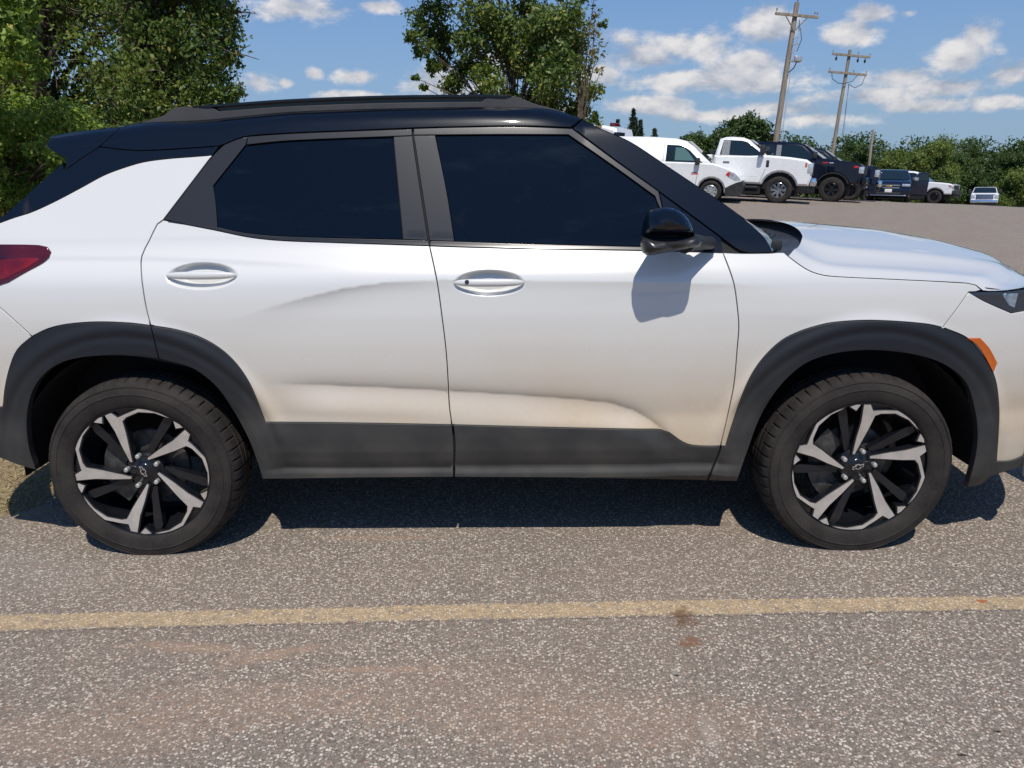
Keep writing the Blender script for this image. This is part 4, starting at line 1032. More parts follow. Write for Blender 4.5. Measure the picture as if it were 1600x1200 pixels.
def build_vehicle(name, label, cfg, anc, head, group=None):
    c = cfg; h = c['half']; root = empty(name); tag(root, label, c['cat'], group); ARZ[0] = c['r']*.98
    lo, gr = c['lower'], c['green']
    belt, top = c['belt'], c['top']
    hw = lambda z: h-.035-(c.get('tumble', .20))*max(0, min(1, (z-belt)/(top-belt)))
    bm = bmesh.new(); hull(bm, lo, h, c.get('bev', .06)); hull(bm, gr, hw, .05)
    b = obj('body', from_bm(bm, 'body', True, 42), c['paint'], root); b.location = (0, h, 0)
    def sub(nm, fill, mat, parent=None, smooth=True):
        q = bmesh.new(); fill(q); o = obj(nm, from_bm(q, nm, smooth, 35), mat, parent or root); o.location = (0, h, 0) if parent is None else (0, 0, 0); return o
    sub('underbody', lambda q: (bm_box(q, -c['wb']-.6, .5, -h+.32, h-.32, c['r']*.55, c['r']*2.0), bm_box(q, -c['wb']+.55, -.55, -h+.08, h-.08, c['r']*.6, c['r']*1.3)), M['dark'])
    for wx in (0, -c['wb']):
        for s in (-1, 1): sub('wheel_well', lambda q: bm_prism(q, [(wx+(c['r']+.10)*math.cos(a*math.pi/9), c['r']+(c['r']+.10)*math.sin(a*math.pi/9)) for a in range(10)], s*h-.02-.16*s, s*h-.02-.18*s), M['dark'], smooth=False)
    bg_wheels(root, c['wb'], h, c['r'], c.get('tw', .26), c['rim'], c['rimmat'], c.get('spokes', 6))
    for poly in c['side_glass']: side_glass('window_glass', poly, hw, root, c.get('glassmat', M['screen']), h)
    for poly, mt in c.get('patches', []): side_glass(c.get('patchname', 'pillar_trim'), poly, hw, root, mt, h, out=.010)
    # windscreen between the two given points, (x, z) base and top
    (xb, zb), (xt, zt) = c['ws']; wb_, wt_ = hw(zb)-.07, hw(zt)-.07
    sub('windscreen', lambda q: quad_plate(q, [(xb, -wb_, zb), (xb+.06, 0, zb+.01), (xb, wb_, zb), (xt, wt_, zt), (xt+.05, 0, zt+.01), (xt, -wt_, zt)], .014), M['screen'])
    # door seams: narrow dark recess strips
    for (pts) in c.get('seams', []):
        for s in (-1, 1): sub('door_gap', lambda q: bm_tube(q, [(x, s*(hw(z)+.034 if z <= belt else hw(z)+.001), z) for x, z in pts], .007, 4), M['dark'])
    for (x, z) in c.get('handles', []):
        for s in (-1, 1): sub('door_handle', lambda q: bm_box(q, x-.10, x+.10, s*h-.02, s*h+.02, z-.02, z+.02, .008), c.get('hmat', M['plastic']))
    for nm, box, mt in c.get('boxes', []):
        x0, x1, y0, y1, z0, z1 = box; sub(nm, lambda q: bm_box(q, x0, x1, y0, y1, z0, z1, min(.02, (x1-x0)/3, (z1-z0)/3)), mt)
    for nm, pr, y0, y1, mt, both in c.get('prisms', []):
        for s in ((1, -1) if both else (1,)):
            sub(nm, lambda q: bm_prism(q, pr, min(s*y0, s*y1), max(s*y0, s*y1)), mt, smooth=False)
    mx, mz, ms = c['mirror']
    for s in (-1, 1):
        sub('side_mirror', lambda q: (bm_box(q, mx-.07, mx+.07, s*(h+.02)-.0 if s > 0 else -h-.02-ms*.6, s*(h+.02)+ms*.6 if s > 0 else -h-.02, mz-.02, mz+ms*.85, .03), bm_tube(q, [(mx+.02, s*(h-.10), mz+.03), (mx, s*(h+.06), mz+.05)], .03, 6)), c.get('mirmat', M['plastic']))
    # grille with bars
    gx, gz0, gz1, gy = c['grille']
    g = sub('grille', lambda q: bm_box(q, gx-.10, gx+.015, -gy, gy, gz0, gz1, .01), M['plastic'])
    nb = c.get('bars', 3)
    for k in range(nb):
        z = gz0+(gz1-gz0)*(k+.5)/nb
        sub('grille_bar', lambda q: bm_box(q, gx+.0, gx+.035, -gy+.03, gy-.03, z-.018, z+.018, .006), c.get('barmat', M['plastic']), parent=g)
    place(root, anc, head)
    return root
ARZ[0] = .40
# pick-up, regular cab, heavy duty
def pickup_cfg(paint, r=.415, half=.99, cab='regular', hoodz=1.36, roofz=1.97, heavy=True, fo=.93, barmat=None, rimmat=None, black=False, wb=3.7, spokes=8, bump='chrome', lampm=None, rise=0.0):
    ARZ[0] = r*.98
    zb = .56+rise
    cabx = -2.08 if cab == 'regular' else -3.05
    ra = r+.13
    wsx = -.42 if cab == 'regular' else -.50
    lower = [(cabx, zb)]+[( -.62, zb)]+arch(0, ra, zb)+[(fo-.06, zb), (fo, .80+rise), (fo+.0, 1.18), (fo-.05, hoodz-.10), (fo-.20, hoodz-.01), (.25, hoodz+.045), (wsx+.05, hoodz+.085), (cabx, hoodz+.04)]
    green = [(wsx+.04, hoodz+.02), (wsx-.62, roofz-.07), (wsx-.82, roofz-.005), (wsx-1.15, roofz+.015), (cabx+.30, roofz), (cabx+.12, roofz-.06), (cabx+.03, hoodz+.1), (cabx+.02, hoodz)]
    belt = hoodz+.0
    sg0 = [(wsx-.16, hoodz+.085), (wsx-.30, hoodz+.20), (wsx-.68, roofz-.14), (wsx-.86, roofz-.10)]
    if cab == 'regular': sgs = [sg0+[(cabx+.24, roofz-.09), (cabx+.17, hoodz+.07), (wsx-.55, hoodz+.05)]]
    else:
        mid = (wsx+cabx)/2-.28
        sgs = [sg0+[(mid+.10, roofz-.09), (mid+.06, hoodz+.06)], [(mid-.03, hoodz+.06), (mid-.07, roofz-.09), (cabx+.30, roofz-.10), (cabx+.16, hoodz+.07)]]
    cfg = dict(cat='pickup truck', half=half, r=r, rim=.235, wb=wb, lower=lower, green=green, belt=belt, top=roofz, tumble=.17, paint=paint, side_glass=sgs, ws=((wsx+.06, hoodz+.11), (wsx-.62, roofz-.07)),
               rimmat=rimmat or M['chrome'], spokes=spokes, tw=.28, mirror=(wsx-.18, hoodz+.10, .34 if heavy else .26), grille=(fo+.01, .86+rise, hoodz-.12, .62), bars=5, barmat=barmat or M['plastic'],
               seams=[[(wsx-.10, hoodz+.05), (wsx-.05, 1.0), (-.60, zb+.05)], [(cabx+.20, hoodz+.04), (cabx+.14, zb+.05)]] if cab == 'regular' else [[(wsx-.10, hoodz+.05), (wsx-.05, 1.0), (-.60, zb+.05)], [(mid+.02, hoodz+.04), (mid+.02, zb+.05)]],
               handles=[(cabx+.40, 1.20+rise)] if cab == 'regular' else [(mid+.22, 1.16), (cabx+.30, 1.16)])
    bedx = cabx-.06; be = -wb-1.25; bt = hoodz+.06
    bed = [(bedx, zb+.04)]+[(be, zb+.04), (be, bt), (bedx, bt)]
    ARZ[0] = r*.98
    bed = [(be, zb+.05)]+[p for p in arch(-wb, ra, zb+.05)]+[(bedx, zb+.05), (bedx, bt), (be, bt)]
    cfg['bed'] = bed
    cfg['boxes'] = [('front_bumper', (fo-.02, fo+.15, -half+.03, half-.03, .56+rise, .80+rise), M[bump]), ('front_bumper_valance', (fo-.10, fo+.08, -half+.10, half-.10, .40+rise, .575+rise), M['plastic']),
                    ('headlight', (fo-.15, fo+.02, -half-.005, -half+.30, .92+rise, hoodz-.13), M['lampw']), ('headlight', (fo-.20, fo+.02, half-.30, half-.01, .90+rise, hoodz-.13), M['lampw'])]
    cfg['boxes'] += [('grille_surround', (fo-.06, fo+.025, -.70, .70, hoodz-.135, hoodz-.095), M['chrome'] if heavy else M['plastic']), ('door_crease', (cabx+.10, -.66, -half-.006, -half+.02, .80+rise, .815+rise), paint), ('tow_hook', (fo+.12, fo+.19, -.42, -.36, .50+rise, .58+rise), M['dark']), ('tow_hook', (fo+.12, fo+.19, .36, .42, .50+rise, .58+rise), M['dark'])]
    cfg['prisms'] = [('wheel_arch_lip', [(x*1.0, z) for x, z in arch(0, ra+.03, zb)]+[(x, z) for x, z in arch(0, ra-.01, zb)][::-1], half-.01, half+.012, M['plastic'], True)] if black else []
    return cfg
def add_bed(root, cfg, paint):
    bm = bmesh.new(); hull(bm, cfg['bed'], cfg['half']-.02, .05)
    b = obj('bed', from_bm(bm, 'bed', True, 42), paint, root); b.location = (0, cfg['half'], 0); return b
# white heavy duty pick-up
cf_ = pickup_cfg(M['wpaint'], rimmat=M['chrome'], spokes=8)
h_ = cf_['half']
cf_['boxes'] += [('turn_lamp', (.70, .775, -h_-.006, -h_+.05, 1.11, 1.26), M['amber']), ('fender_vent', (-.46, -.36, -h_-.012, -h_+.02, 1.08, 1.30), M['plastic']), ('headache_rack', (-2.22, -2.16, -.85, .85, 1.42, 1.58), M['plastic']),
                 ('running_board', (-2.0, -.62, -h_+.02, -h_+.20, .42, .50), M['plastic']), ('fog_lamp', (1.06, 1.095, -.72, -.58, .60, .70), M['lampw']), ('fog_lamp', (1.06, 1.095, .58, .72, .60, .70), M['lampw'])]
cf_['patches'] = [([(-1.86, 1.43), (-1.84, 1.88), (-1.62, 1.885), (-1.62, 1.43)], M['steel'])]
cf_['patchname'] = 'sliding_pane'
f250 = build_vehicle('pickup_truck', 'white heavy duty pickup truck with chrome bumper, right behind the small white van', cf_, A_f, R(-21.5))
add_bed(f250, cf_, M['wpaint'])
# navy crew cab pick-up
cn = pickup_cfg(M['navy'], r=.43, cab='crew', roofz=1.99, hoodz=1.36, heavy=False, rimmat=M['pocket'], wb=3.75, spokes=6, bump='navy', rise=.08, black=True, fo=.95); hN = cn['half']
cn['boxes'] += [('turn_lamp', (.62, .78, -hN-.008, -hN+.05, 1.17, 1.25), M['redp']), ('door_badge', (-.42, -.22, -hN-.006, -hN+.02, 1.30, 1.345), M['redp']), ('door_badge', (-.19, -.04, -hN-.006, -hN+.02, 1.30, 1.345), M['lampw'])]
cn['patches'] = [([(-2.03, 1.44), (-2.05, 1.89), (-1.88, 1.89), (-1.86, 1.44)], M['steel'])]
navy = build_vehicle('pickup_truck', 'navy crew cab pickup truck with big black wheels between white pickup and chrome bumper truck', cn, A_navy, R(-27)); add_bed(navy, cn, M['navy'])
cd_ = pickup_cfg(M['bluepaint'], r=.40, cab='crew', roofz=1.93, hoodz=1.32, heavy=False, rimmat=M['pocket'], wb=3.75, bump='chrome', barmat=M['chrome'], fo=.95)
dark = build_vehicle('pickup_truck', 'dark blue pickup truck with chrome front bumper, farthest of the angled row', cd_, A_dark, R(-26)); add_bed(dark, cd_, M['bluepaint'])
cw = pickup_cfg(M['wpaint'], r=.40, cab='crew', roofz=1.92, hoodz=1.20, heavy=False, rimmat=M['pocket'], wb=3.75, bump='plastic', fo=.95)
cw['boxes'] += [('turn_lamp', (.70, .85, -.998, -.90, 1.0, 1.10), M['redp'])]
wp = build_vehicle('pickup_truck', 'white pickup truck with black grille, its cab hidden behind the open door of the crossover', cw, A_wp, R(-40)); add_bed(wp, cw, M['wpaint'])
cff = pickup_cfg(M['wpaint'], rimmat=M['chrome'], barmat=M['chrome'], fo=.93)
# facing the camera: near wheel origin shifts to the vehicle's right side
far = build_vehicle('pickup_truck', 'white pickup truck facing the camera alone in front of the trees', cff, A_far+Vector((-.75, .5, 0)), R(-90-30)); add_bed(far, cff, M['wpaint'])

# small white cargo van
def van_cfg():
    r = .325; ARZ[0] = r*.98; wb = 3.1; half = .915; zb = .30; ra = .40
    lower = [(-wb-.78, zb+.02)]+arch(-wb, ra, zb)+arch(0, ra, zb)+[(.62, .24), (.86, .30), (.90, .52), (.86, .72), (.76, .86), (.50, 1.0), (.18, 1.10), (-.02, 1.15), (-.5, 1.16), (-wb-.78, 1.16)]
    green = [(.00, 1.10), (-.25, 1.30), (-.62, 1.62), (-.86, 1.77), (-1.15, 1.835), (-1.9, 1.87), (-wb-.55, 1.86), (-wb-.76, 1.78), (-wb-.80, 1.12)]
    sg = [[(-.30, 1.15), (-.44, 1.24), (-.72, 1.50), (-.92, 1.62), (-1.05, 1.64), (-1.42, 1.65), (-1.42, 1.16)]]
    return dict(cat='van', half=half, r=r, rim=.20, wb=wb, lower=lower, green=green, belt=1.12, top=1.87, tumble=.14, bev=.05, paint=M['wpaint'], side_glass=sg, ws=((-.045, 1.16), (-.80, 1.755)),
                rimmat=M['silver'], spokes=9, tw=.20, mirror=(-.45, 1.10, .22), grille=(.90, .50, .62, .45), bars=2, patches=[([(-.55, 1.20), (-.76, 1.44), (-.90, 1.57), (-1.15, 1.575), (-1.15, 1.20)], M['teal'])], patchname='painted_light_pane',
                seams=[[(-1.50, 1.80), (-1.50, 1.2), (-1.52, .35)], [(-.33, 1.14), (-.42, .95), (-.47, .45)]], handles=[(-1.36, 1.0)], hmat=M['wpaint'],
                prisms=[('front_bumper', [(.44, .20), (.82, .20), (.93, .30), (.955, .52), (.90, .66), (.72, .60), (.56, .52), (.42, .44)], 0, half+.012, M['plastic'], True),
                        ('headlight', [(.44, .86), (.50, .92), (.64, .885), (.80, .76), (.84, .68), (.70, .66), (.52, .74)], half-.25, half+.006, M['lampw'], True),
                        ('turn_lamp', [(.40, .83), (.47, .91), (.53, .88), (.50, .76)], half-.2, half+.010, M['redp'], True),
                        ('side_panel_recess', [(-2.75, 1.25), (-2.75, 1.70), (-1.68, 1.72), (-1.68, 1.25)], half-.165, half-.160, M['wpaint'], True)],
                boxes=[('door_badge', (-.62, -.40, -half-.006, -half+.01, .80, .835), M['redp']), ('door_badge', (-.60, -.44, -half-.006, -half+.01, .85, .875), M['plastic'])])
van = build_vehicle('cargo_van', 'small white cargo van with black front bumper behind the black windscreen pillar', van_cfg(), A_van, R(-18))

# dark crossover facing the camera with its door open
def cross_cfg():
    r = .365; ARZ[0] = r*.98; wb = 2.86; half = .97; zb = .32; ra = .43
    lower = [(-wb-1.0, zb+.1)]+arch(-wb, ra, zb)+arch(0, ra, zb)+[(.70, .24), (.92, .30), (.97, .50), (.95, .74), (.86, .90), (.60, 1.0), (-.05, 1.10), (-.6, 1.12), (-wb-1.0, 1.12)]
    green = [(-.10, 1.06), (-.45, 1.22), (-.98, 1.55), (-1.25, 1.62), (-2.0, 1.66), (-3.3, 1.60), (-3.75, 1.35), (-3.85, 1.08)]
    sg = [[(-.65, 1.15), (-1.15, 1.50), (-1.9, 1.55), (-1.9, 1.15)], [(-2.0, 1.15), (-2.0, 1.55), (-3.1, 1.50), (-3.4, 1.18)]]
    return dict(cat='car', half=half, r=r, rim=.23, wb=wb, lower=lower, green=green, belt=1.1, top=1.66, tumble=.24, paint=M['bluepaint'], side_glass=sg, ws=((-.12, 1.115), (-.98, 1.56)), rimmat=M['pocket'], spokes=5, tw=.22,
                mirror=(-.62, 1.08, .20), mirmat=M['bluepaint'], grille=(.955, .62, .86, .50), bars=2, barmat=M['chrome'],
                boxes=[('headlight', (.72, .95, -half+.03, -half+.40, .76, .88), M['lampw']), ('headlight', (.72, .95, half-.40, half-.03, .76, .88), M['lampw']), ('licence_plate', (.99, 1.005, -.16, .16, .46, .62), M['plate']),
                       ('emblem', (.985, 1.01, -.14, .14, .735, .785), M['gold']), ('emblem', (.985, 1.01, -.05, .05, .715, .805), M['gold']), ('lower_grille', (.90, .985, -.55, .55, .34, .46), M['plastic']), ('bumper_trim', (.94, .995, -.80, .80, .30, .335), M['chrome']), ('sticker', (-.70, -.69, -.62, -.45, 1.42, 1.46), M['plate'])])
cuv_anc = A_cuv
cuv = build_vehicle('crossover', 'dark blue crossover facing the camera with a plate and one front door open', cross_cfg(), cuv_anc+Vector((-1.25, .42, 0)), R(-90-27))
bm = bmesh.new(); hull(bm, [(0, .42), (0, 1.12), (-.42, 1.48), (-1.0, 1.53), (-1.08, 1.10), (-1.05, .42)], .05, .02)
dr = obj('open_door', from_bm(bm, 'open_door', True, 40), M['bluepaint'], cuv); dr.location = (-.62, 2*.97-.02, 0); dr.rotation_euler = (0, 0, R(-46))
bm = bmesh.new(); bm_prism(bm, [(-.12, 1.13), (-.46, 1.42), (-.93, 1.46), (-.98, 1.13)], -.056, .056); obj('door_glass', from_bm(bm, 'door_glass'), M['screen'], dr)
bm = bmesh.new(); bm_box(bm, -.22, .02, .05, .24, 1.08, 1.24, .03); obj('door_mirror', from_bm(bm, 'door_mirror', True), M['silver'], dr)
# silver car, only its roof and glass above the rise
cs = cross_cfg(); cs['paint'] = M['silver']; cs['cat'] = 'car'; cs['boxes'] = cs['boxes'][:3]
sil = build_vehicle('sedan', 'silver car mostly sunk behind the edge of the lot, right of the far white pickup', cs, A_sil+Vector((-.8, .5, .0)), R(-90-33))
# utility truck roof with red beacon showing above the windscreen pillar
ut = tag(empty('utility_truck'), 'white truck roof with a red beacon peeking above the black windscreen pillar', 'truck')
pt = at_fwd(957, 330, 39)
bm = bmesh.new(); hull(bm, [(-4.5, .9), (0, .9), (0, 2.05), (-.25, 2.78), (-.9, 2.9), (-4.5, 2.9)], 1.1, .12); obj('body', from_bm(bm, 'body', True, 42), M['wpaint'], ut)
bm = bmesh.new(); hull(bm, [(-.5, .8), (1.35, .8), (1.4, 1.35), (.45, 1.55), (-.05, 2.25), (-.5, 2.25)], 1.0, .08); obj('cab', from_bm(bm, 'cab', True, 42), M['wpaint'], ut)
bm = bmesh.new(); bm_box(bm, -.62, -.34, -.95, -.35, 2.86, 3.02, .03); obj('light_bar', from_bm(bm, 'light_bar'), M['redel'], ut)
bm = bmesh.new(); bm_box(bm, -.30, -.02, -1.13, -.4, 2.30, 2.60, .02); obj('clearance_panel', from_bm(bm, 'clearance_panel'), M['bluepaint'], ut)
bt = bmesh.new(); bm_lathe(bt, [(.0, .0), (.25, 0), (.27, .02), (.42, .0), (.44, .05), (.44, .25), (.3, .28)], 28); mt_ = from_bm(bt, 'wheel', True, 40); mt_.materials.append(M['rubber'])
for x in (.7, -3.2):
    for y in (-1.08, .82): w_ = obj('wheel', mt_, None, ut); w_.location = (x, y, .44)
bm = bmesh.new(); quad_plate(bm, [(.50, -.85, 1.58), (.50, .85, 1.58), (.02, .80, 2.18), (.02, -.80, 2.18)], .02); obj('windscreen', from_bm(bm, 'windscreen'), M['screen'], ut)
gz = tz(pt.x, pt.y)
ut.location = (pt.x+.55, pt.y, gz); ut.rotation_euler = (0, R(3), R(-30))

# ------------------------------------------------------------------ utility poles
def wood():
    m, t, p = new_mat('weathered_pole_wood'); setp(p, rough=.9, spec=.2)
    tcn = N(t, 'ShaderNodeTexCoord').outputs['Object']; mpn = N(t, 'ShaderNodeMapping'); mpn.inputs['Scale'].default_value = (9, 9, .5); t.links.new(tcn, mpn.inputs[0])
    t.links.new(mixc(t, mapr(t, noise(t, 2.5, 6, vec=mpn.outputs[0]), .3, .7), (.17, .135, .105), (.36, .31, .25)), p.inputs['Base Color']); return m
M['wood'] = wood()
def pole(label, u0, v0, u1, v1, d, r0, r1, fn=None, below=0.0):
    b = at_fwd(u0, v0, d); t = at_fwd(u1, v1, d+.3)
    ax = (t-b).normalized(); g = b-ax*((b.z-tz(b.x, b.y))/ax.z+.4)
    root = tag(empty('utility_pole', g), label, 'utility pole', 'utility poles')
    L = (t-g).length; root.matrix_world = Matrix.Translation(g) @ ax.to_track_quat('Z', 'Y').to_matrix().to_4x4() if False else Matrix.Translation(g) @ Vector((0, 0, 1)).rotation_difference(ax).to_matrix().to_4x4()
    bm = bmesh.new(); bm_tube(bm, [(0, 0, 0), (.01, .0, L*.33), (-.01, .01, L*.66), (0, 0, L)], [r0, r0*.67+r1*.33, r0*.33+r1*.67, r1], 12)
    obj('shaft', from_bm(bm, 'shaft', True, 50), M['wood'], root)
    if fn: fn(root, L)
    return root
def insulator(root, x, y, z, down=False, s=1.0, name='insulator', mat='lampw'):
    bm = bmesh.new(); sg = -1 if down else 1
    prof = [(0, 0), (.02, 0), (.02, .10), (.07, .11), (.03, .14), (.07, .16), (.03, .19), (.055, .21), (.02, .25), (0, .26)]
    rings = [[bm.verts.new((x+r*s*math.cos(2*math.pi*k/10), y+r*s*math.sin(2*math.pi*k/10), z+sg*a*s)) for k in range(10)] for r, a in [(max(q, .004), w) for q, w in prof]]
    for i in range(len(rings)-1):
        for k in range(10): bm.faces.new((rings[i][k], rings[i][(k+1) % 10], rings[i+1][(k+1) % 10], rings[i+1][k]))
    return obj(name, from_bm(bm, name, True), M[mat], root)
def gear1(root, L):
    z = L-.68; q = .15
    def box(nm, x0, x1, y0, y1, z0, z1, mt='wood'):
        bm = bmesh.new(); bm_box(bm, x0, x1, y0, y1, z0, z1, .01); return obj(nm, from_bm(bm, nm), M[mt], root)
    box('crossarm', -1.15, 1.20, -q-.10, -q, z-.07, z+.07)
    for x in (-1.08, .98, 1.12): insulator(root, x, -q-.05, z+.07, s=.9)
    insulator(root, .02, 0, L, s=.9)
    bm = bmesh.new(); bm_tube(bm, [(-.60, -q-.11, z-.05), (0, -q-.02, z-.75)], .03, 6); obj('brace', from_bm(bm, 'brace'), M['wood'], root)
    bm = bmesh.new(); bm_tube(bm, [(.62, -q-.11, z-.05), (.05, -q-.02, z-.75)], .03, 6); obj('brace', from_bm(bm, 'brace'), M['wood'], root)
    for k, (dx, dz, ln) in enumerate(((.33, -1.0, .45), (.24, -1.35, .5), (.20, -1.75, .55))):
        bm = bmesh.new(); bm_tube(bm, [(dx, -.25, z+dz), (dx-.03, -.28, z+dz-ln*.5), (dx+.0, -.25, z+dz-ln)], [.045, .03, .05], 8); bm_tube(bm, [(0, -.1, z+dz-.1), (dx, -.25, z+dz-.1)], .02, 5); bm_tube(bm, [(0, -.1, z+dz-ln), (dx, -.25, z+dz-ln)], .02, 5)
        obj('fuse_cutout', from_bm(bm, 'fuse_cutout', True), M['lampw'], root)
    bm = bmesh.new(); bm_box(bm, .22, .62, -.45, -.05, z-2.32, z-2.05, .03); bm_tube(bm, [(0, -.05, z-2.35), (.35, -.2, z-2.2)], .04, 6); obj('switch_box', from_bm(bm, 'switch_box', True), M['silver'], root)
    bm = bmesh.new(); bm_tube(bm, [(.40, -.25, z-2.3), (.28, -.3, z-2.65), (.05, -.2, z-2.9)], .03, 6); bm_tube(bm, [(.33, -.2, z-.6), (.45, -.3, z-1.2), (.30, -.3, z-1.8)], .018, 6); bm_tube(bm, [(.2, -.2, z-.2), (.25, -.3, z-.8)], .018, 6)
    obj('jumper_wire', from_bm(bm, 'jumper_wire', True), M['plastic'], root)
    bm = bmesh.new(); bm_tube(bm, [(.18, -.16, z-2.9), (.22, -.18, z-4.5), (.27, -.2, .3)], .028, 8); obj('conduit', from_bm(bm, 'conduit', True), M['lampw'], root)
def gear2(root, L):
    zu, zl = L-.42, L-1.68; q = .14
    for z, a, b in ((zu, -1.38, 1.52), (zl, -1.42, 1.48)):
        bm = bmesh.new(); bm_box(bm, a, b, -q-.11, -q, z-.08, z+.08, .01); obj('crossarm', from_bm(bm, 'crossarm'), M['wood'], root)
        for x in (a+.05, b-.05, (.45 if z == zl else .6)): insulator(root, x, -q-.05, z+.08, s=.95)
    for x in (-1.02, .62, 1.16): insulator(root, x, -q-.06, zu-.08, True, 1.45, 'hanging_insulator', 'plastic')
    bm = bmesh.new(); bm_tube(bm, [(-1.2, -.25, zl), (-1.1, -.3, zl-.5), (-.6, -.35, zl-.78), (.0, -.25, zl-.75)], .025, 6); bm_tube(bm, [(.0, -.25, zl-.7), (.45, -.3, zl-.55), (.75, -.25, zl-.1)], .025, 6); bm_tube(bm, [(.2, -.25, zl-.75), (.7, -.35, zl-1.0), (1.2, -.3, zl-.7), (1.4, -.22, zl)], .022, 6)
    obj('jumper_wire', from_bm(bm, 'jumper_wire', True), M['plastic'], root)
    for x, x2 in ((.25, .85), (.28, .60)):
        bm = bmesh.new(); bm_tube(bm, [(x, -.2, zl-.8), (x2, -.2, 1.5)], .013, 5); obj('guy_wire', from_bm(bm, 'guy_wire'), M['plastic'], root)
pole('tallest wooden utility pole with one crossarm, switchgear and a white conduit, behind the white pickup', 1210, 232, 1245.5, 4, 45, .175, .125, gear1)
pole('leaning wooden utility pole with two stacked crossarms behind the dark pickups', 1300, 243, 1328.5, 78, 62, .15, .115, gear2)
pole('short bare wooden pole stub without a crossarm, left of the dark crossover', 1357.5, 264, 1364.5, 203, 58, .10, .085)

# ------------------------------------------------------------------ trees and bushes
def leafmat(name, cols, trans=.25):
    m, t, p = new_mat(name); setp(p, rough=.5, spec=.35)
    at = N(t, 'ShaderNodeAttribute', attribute_name='tint'); s = N(t, 'ShaderNodeSeparateColor'); t.links.new(at.outputs['Color'], s.inputs[0])
    c = mixc(t, s.outputs[0], cols[0], cols[1]); c = mixc(t, mapr(t, s.outputs[1], .90, .96), c, cols[2])
    t.links.new(c, p.inputs['Base Color'])
    tr = N(t, 'ShaderNodeBsdfTranslucent'); t.links.new(mixc(t, 1.0, c, (1.25, 1.35, .55), 'MULTIPLY'), tr.inputs[0])
    mx = N(t, 'ShaderNodeMixShader'); mx.inputs[0].default_value = trans
    t.links.new(p.outputs[0], mx.inputs[1]); t.links.new(tr.outputs[0], mx.inputs[2]); t.links.new(mx.outputs[0], t.nodes['Material Output'].inputs[0]); return m
M['leafA'] = leafmat('bright_leaves', ((.10, .175, .030), (.27, .36, .06), (.40, .38, .08)), .35)
M['leafB'] = leafmat('oak_leaves', ((.060, .108, .024), (.19, .25, .055), (.36, .32, .08)), .3)
M['leafC'] = leafmat('dark_oak_leaves', ((.030, .064, .017), (.088, .140, .032), (.08, .10, .03)), .22)
M['leafD'] = leafmat('cedar_needles', ((.018, .036, .016), (.036, .058, .024), (.05, .06, .03)), .1)
M['leafY'] = leafmat('yellowing_leaves', ((.12, .13, .03), (.26, .22, .06), (.36, .25, .08)), .3)
M['dry'] = leafmat('dry_grass_blades', ((.30, .23, .12), (.45, .37, .20), (.16, .17, .06)), .2)
def bark():
    m, t, p = new_mat('bark'); setp(p, rough=.95, spec=.1)
    t.links.new(mixc(t, mapr(t, noise(t, 12, 5), .3, .7), (.075, .055, .042), (.20, .16, .125)), p.inputs['Base Color']); return m
M['bark'] = bark()
def leaves_obj(name, C, size, mat, parent, up=.35, outc=None, aspect=.5, kind=None):
    n = len(C); d = rng.normal(size=(n, 3)); d /= np.linalg.norm(d, axis=1)[:, None]
    nr = rng.normal(size=(n, 3))*.75+np.array((0, -.15, up))
    if outc is not None: o = C-outc; o /= np.linalg.norm(o, axis=1)[:, None]+1e-6; nr += .7*o
    nr /= np.linalg.norm(nr, axis=1)[:, None]
    a = np.cross(nr, d); a /= np.linalg.norm(a, axis=1)[:, None]+1e-9; b = np.cross(nr, a)
    L = size*rng.uniform(.6, 1.3, n)[:, None]; Wd = L*aspect*rng.uniform(.75, 1.2, n)[:, None]
    droop = nr*L*.18
    V = np.stack([C-a*L*.5, C-b*Wd*.5+droop*.6, C+a*L*.5-droop*.3, C+b*Wd*.5+droop*.6], 1).reshape(-1, 3)
    me = bpy.data.meshes.new(name); me.vertices.add(4*n); me.vertices.foreach_set('co', V.astype(np.float32).ravel())
    me.loops.add(4*n); me.loops.foreach_set('vertex_index', np.arange(4*n, dtype=np.int32))
    me.polygons.add(n); me.polygons.foreach_set('loop_start', np.arange(0, 4*n, 4, dtype=np.int32))
    me.update(calc_edges=True)
    at = me.attributes.new('tint', 'FLOAT_COLOR', 'FACE')
    t1 = np.clip(.5+.35*np.sin(C[:, 0]*2.3+C[:, 2]*3.1)*np.sin(C[:, 1]*1.9+C[:, 2]*1.3)+rng.normal(0, .22, n), 0, 1)
    col = np.stack([t1, rng.random(n), rng.random(n), np.ones(n)], 1).astype(np.float32); at.data.foreach_set('color', col.ravel())
    o = obj(name, me, mat, parent)
    if kind: o['kind'] = kind
    return o
def tubes_obj(name, lines, mat, parent, sides=5):
    vv, ff = [], []
    for pts, rad in lines:
        pts = [Vector(p) for p in pts]; base = len(vv); a = None
        for i, p in enumerate(pts):
            d = (pts[min(i+1, len(pts)-1)]-pts[max(i-1, 0)]); d = d.normalized() if d.length > 1e-6 else Vector((0, 0, 1))
            a = d.orthogonal().normalized() if a is None else ((a-d*a.dot(d)).normalized() if (a-d*a.dot(d)).length > 1e-5 else d.orthogonal().normalized())
            b = d.cross(a); r = rad[0]+(rad[1]-rad[0])*i/(len(pts)-1)
            for k in range(sides):
                t = 2*math.pi*k/sides; q = p+(a*math.cos(t)+b*math.sin(t))*r; vv.append((q.x, q.y, q.z))
        for i in range(len(pts)-1):
            for k in range(sides):
                k2 = (k+1) % sides; ff.append((base+i*sides+k, base+i*sides+k2, base+(i+1)*sides+k2, base+(i+1)*sides+k))
    return obj(name, mesh_np(name, vv, ff), mat, parent)
